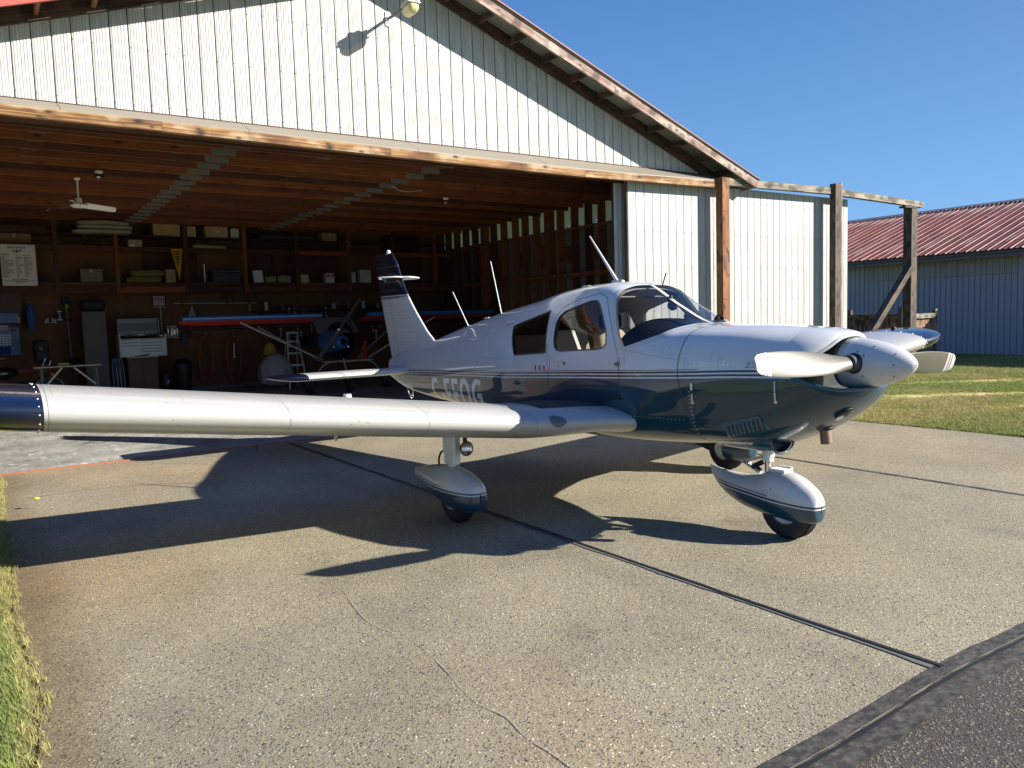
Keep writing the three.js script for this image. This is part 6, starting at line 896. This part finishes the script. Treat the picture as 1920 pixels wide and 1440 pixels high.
{ // motorcycle half hidden behind the wing tip
  const c = thing('motorcycle', 'dark motorcycle with dark red seat parked at the left behind the wing tip', 'motorcycle', [0.52, 0, -17.6]); c.rotation.y = 0.5;
  for (const x of [-0.7, 0.7]) { const w = grp('wheel', c, [x, 0.31, 0]); mesh('tyre', new THREE.TorusGeometry(0.27, 0.05, 12, 40), M.rubber, w); mesh('rim', new THREE.TorusGeometry(0.22, 0.015, 8, 36), M.steel, w); mesh('hub', cyl(0.05, 0.05, 0.1, 16).rotateX(1.57), M.steel, w); }
  mesh('engine', [rbox(0.4, 0.34, 0.26, 0.05, 0, 0.42, 0)], C(0.03, 0.03, 0.032, { metalness: 0.5 }), c); mesh('fuel_tank', new THREE.SphereGeometry(0.5, 24, 14).scale(0.52, 0.24, 0.28).translate(-0.14, 0.78, 0), C(0.012, 0.012, 0.015, { roughness: 0.2 }), c); mesh('seat', [rbox(0.62, 0.09, 0.24, 0.04, 0.38, 0.80, 0)], C(0.14, 0.02, 0.02), c);
  mesh('fork', [rod([-0.7, 0.31, 0.09], [-0.45, 0.98, 0.09], 0.02, 8), rod([-0.7, 0.31, -0.09], [-0.45, 0.98, -0.09], 0.02, 8)], M.chrome, c); mesh('handlebar', tube([[-0.3, 1.06, 0.36], [-0.42, 1.06, 0.2], [-0.46, 0.98, 0], [-0.42, 1.06, -0.2], [-0.3, 1.06, -0.36]], 0.013, 30, 8), M.chrome, c); mesh('headlight', new THREE.SphereGeometry(0.09, 18, 12).translate(-0.6, 0.9, 0), M.chrome, c); mesh('tail_light', rbox(0.05, 0.06, 0.13, 0.02, 0.72, 0.78, 0), C(0.4, 0.02, 0.02), c); for (const s of [-1, 1]) mesh('turn_signal', new THREE.SphereGeometry(0.035, 14, 10).translate(0.66, 0.70, s * 0.2), C(0.6, 0.2, 0.02), c); mesh('fender', new THREE.TorusGeometry(0.33, 0.05, 8, 24, 2).rotateZ(0.4).translate(0.7, 0.31, 0), C(0.3, 0.3, 0.3, { metalness: 0.8, roughness: 0.2 }), c); mesh('backrest', tube([[0.66, 0.85, 0.1], [0.74, 1.02, 0.08], [0.74, 1.02, -0.08], [0.66, 0.85, -0.1]], 0.012, 24, 8), M.chrome, c);
}
{ // second aircraft, a small high-wing machine deep in the hangar
  const a = thing('light_aircraft', 'small blue and red high-wing light aircraft parked deep inside the hangar', 'airplane', [6.9, 0, -16.8]); const blue = phy({ color: lin(0.02, 0.11, 0.30), roughness: 0.3, clearcoat: 0.5 }), deep = C(0.006, 0.01, 0.035, { roughness: 0.4 }), red = C(0.75, 0.06, 0.035, { roughness: 0.6 });
  for (const s of [-1, 1]) {
    const w = grp('wing', a); const r0 = 0.55, r1 = s < 0 ? 3.5 : 4.0;
    const yl = r => 1.71 - 0.002 * r, bk = (r, v) => { const e = clamp((r - (r1 - 0.55)) / 0.55, 0, 1), c = 1.45 * Math.sqrt(Math.max(0.02, 1 - e * e)); return [c * v, -0.20 * v * (c / 1.45)]; };
    mesh('leading_edge', rod([s * r0, yl(r0), 0.02], [s * (r1 - 0.05), yl(r1), 0.02], 0.055, 18, 0.05), blue, w);
    const pan = (v0, v1, m, n) => mesh(n, surf((u, v) => { const r = lerp(r0, r1, u), q = bk(r, lerp(v0, v1, v)); return v3(s * r, yl(r) - 0.045 + q[1] * 1.0 - 0.006 * Math.sin(u * 46), -q[0]); }, 0, 1, 90, 0, 1, 4, { flip: s > 0 }), m, w);
    pan(0, 0.52, red, 'wing_fabric'); pan(0.52, 0.72, deep, 'wing_stripe'); pan(0.72, 0.86, C(0.3, 0.06, 0.02), 'wing_fabric'); pan(0.86, 1, deep, 'wing_stripe');
    mesh('strut', [rod([s * 2.3, 1.6, -0.05], [s * 0.55, 0.72, -0.05], 0.022, 10)], C(0.28, 0.26, 0.23), w); mesh('strut', [rod([s * 1.7, 1.5, -0.9], [s * 0.5, 0.72, -0.5], 0.018, 10)], C(0.2, 0.19, 0.17), w);
    const g = grp('landing_gear', a); mesh('gear_leg', tube([[0, 0.66, 0.1], [s * 0.45, 0.66, 0.1], [s * 0.62, 0.58, 0.1], [s * 0.85, 0.25, 0.1]], 0.016, 30, 8), C(0.35, 0.32, 0.28), g); mesh('tyre', new THREE.TorusGeometry(0.17, 0.07, 12, 30).rotateY(Math.PI / 2).translate(s * 0.93, 0.24, 0.1), M.rubber, g); mesh('hub', cyl(0.1, 0.1, 0.08, 18).rotateZ(1.57).translate(s * 0.93, 0.24, 0.1), M.steel, g);
  }
  mesh('cowl', surf((u, v) => { const q = v * 6.2832, r = lerp(0.10, 0.34, Math.pow(u, 0.45)); return v3(-0.28 + Math.cos(q) * r * 0.8, 1.12 + Math.sin(q) * r * 0.8, 0.55 - 0.8 * u); }, 0, 1, 20, 0, 1, 30, {}), blue, a);
  mesh('cabin', surf((u, v) => { const q = v * 6.2832, r = [0.34, 0.5, 0.48, 0.3, 0.12, 0.06], k = Math.min(4, Math.floor(u * 5)), t = u * 5 - k, R = lerp(r[k], r[k + 1], t); return v3(0.0 + Math.cos(q) * R * 0.85, 1.12 + Math.sin(q) * R * 0.85 + 0.02 * u, -0.2 - 4 * u * u * 0.7 - 0.4 * u); }, 0, 1, 30, 0, 1, 30, {}), deep, a);
  mesh('windscreen', surf((u, v) => v3(lerp(-0.5, 0.5, v), lerp(1.3, 1.66, u), -0.15 - 0.35 * u - 0.25 * (2 * v - 1) ** 2), 0, 1, 8, 0, 1, 16, {}), phy({ color: lin(0.25, 0.27, 0.3), roughness: 0.05, transmission: 0.6, thickness: 0 }), a);
  const pr = grp('propeller', a, [-0.40, 1.39, 0.62]); mesh('spinner', new THREE.SphereGeometry(0.045, 16, 12), M.chrome, pr); for (const q of [0.9, 0.9 + Math.PI]) { const g = rbox(0.82, 0.085, 0.018, 0.008, 0.42, 0, 0); g.rotateX(0.5); g.rotateZ(q); mesh('blade', g, C(0.05, 0.045, 0.04), pr); }
  for (const [x, y] of [[-0.42, 1.02], [-0.1, 1.0]]) mesh('cowl_light', rbox(0.06, 0.05, 0.02, 0.01, x, y, 0.36), C(0.6, 0.6, 0.6), a);
  mesh('skid_bar', rod([-0.6, 0.68, 0.12], [0.6, 0.68, 0.12], 0.014, 8), C(0.3, 0.28, 0.25), a); mesh('nose_leg', rod([-0.2, 0.75, 0.3], [-0.15, 0.25, 0.42], 0.016, 8), C(0.3, 0.28, 0.25), a); mesh('nose_wheel', new THREE.TorusGeometry(0.13, 0.055, 12, 26).rotateY(Math.PI / 2).translate(-0.14, 0.19, 0.44), M.rubber, a);
  mesh('tail_fin', surf((u, v) => v3(0.62 + 0.03 * Math.sin(v * 3.14), lerp(0.6, 1.1, u), -0.3 - 0.35 * v * (1 - 0.6 * u)), 0, 1, 8, 0, 1, 8, {}), red, a);
}
for (let i = 0; i < 7; i++) { const x = 8.9 + (i % 4) * 0.42 - (i > 3 ? 2.2 : 0), lab = ['pale can on the dim bench at the far left of its row', 'reddish can second along the dim bench row', 'short white jar on the dim bench', 'grey canister at the right end of the dim bench row', 'amber bottle left of the others on the dim bench', 'white spray can in the middle of the dim bench', 'dark green can beside the white spray can'][i]; const c = thing('can', lab, 'can', [x - 1.0, 1.9, -19.95]); const h = 0.14 + 0.03 * (i % 3); mesh('can_body', cyl(0.045, 0.045, h, 18).translate(0, h / 2, 0), C(...[[0.45, 0.45, 0.42], [0.3, 0.08, 0.05], [0.5, 0.5, 0.48], [0.25, 0.26, 0.28], [0.25, 0.15, 0.03], [0.55, 0.55, 0.55], [0.04, 0.12, 0.06]][i]), c); mesh('cap', cyl(0.03, 0.04, 0.03, 16).translate(0, h + 0.015, 0), M.galv, c); }
{ const s = thing('bench_shelf', 'dark narrow shelf carrying cans on the right of the back wall', 'shelf', [7.5, 1.885, -20.0]); mesh('board', box(3.4, 0.025, 0.3, 0, 0, 0), M.firDark, s); for (const x of [-1.5, 0, 1.5]) mesh('bracket', box(0.03, 0.2, 0.25, x, -0.11, -0.02), M.firDark, s); }

{ // crowded dark tool board behind the second aircraft, and lumber above
  const c = thing('tool_board', 'dark wall board crowded with hanging tools behind the second aircraft', 'tool board', [7.9, 1.45, -20.15]); mesh('board', box(3.2, 1.1, 0.012, 0, 0, 0), M.firDark, c); const r = rng(55);
  for (let i = 0; i < 70; i++) { const x = -1.5 + 3 * r(), y = -0.45 + 0.95 * r(), h = 0.06 + 0.2 * r(), w = 0.02 + 0.06 * r(); mesh('tool', [box(w * 0.4, h, 0.015, x, y, 0.02), box(w, w * 0.7, 0.025, x + 0.01 * r(), y + h / 2, 0.022)], [M.black, M.steel, M.galv, C(0.25, 0.03, 0.02), C(0.3, 0.24, 0.03), C(0.4, 0.4, 0.38), M.firDark][Math.floor(r() * 7)], c); }
  const l = thing('lumber_stack', 'stack of brown boards lying on the top shelf left of the canvas', 'lumber', [0.6, 3.66, -19.85]); for (let i = 0; i < 9; i++) mesh('plank', box(1.5 + 0.3 * r(), 0.035, 0.12, 0.1 * r(), 0.02 + 0.037 * Math.floor(i / 3), -0.14 + 0.13 * (i % 3)), M.firDark, l);
  const k = thing('pipe_bundle', 'long grey pipes lying on the right part of the top shelf', 'pipes', [6.6, 3.66, -19.8]); for (let i = 0; i < 5; i++) mesh('pipe', rod([-0.7 + 0.1 * r(), 0.03 + 0.05 * (i % 2), -0.12 + 0.06 * i], [0.75, 0.03 + 0.05 * (i % 2), -0.12 + 0.06 * i], 0.022, 10), C(0.05, 0.05, 0.055), k);
  const w = thing('rope_coil', 'coil of black hose on the middle shelf left of the small carton', 'hose', [2.25, 3.39, -19.72]); for (let i = 0; i < 4; i++) mesh('loop', new THREE.TorusGeometry(0.16 - 0.006 * i, 0.014, 8, 36).rotateX(0.35).translate(0.01 * i, 0.13, -0.02 * i), M.rubber, w);
}

renderer.render(scene, camera);
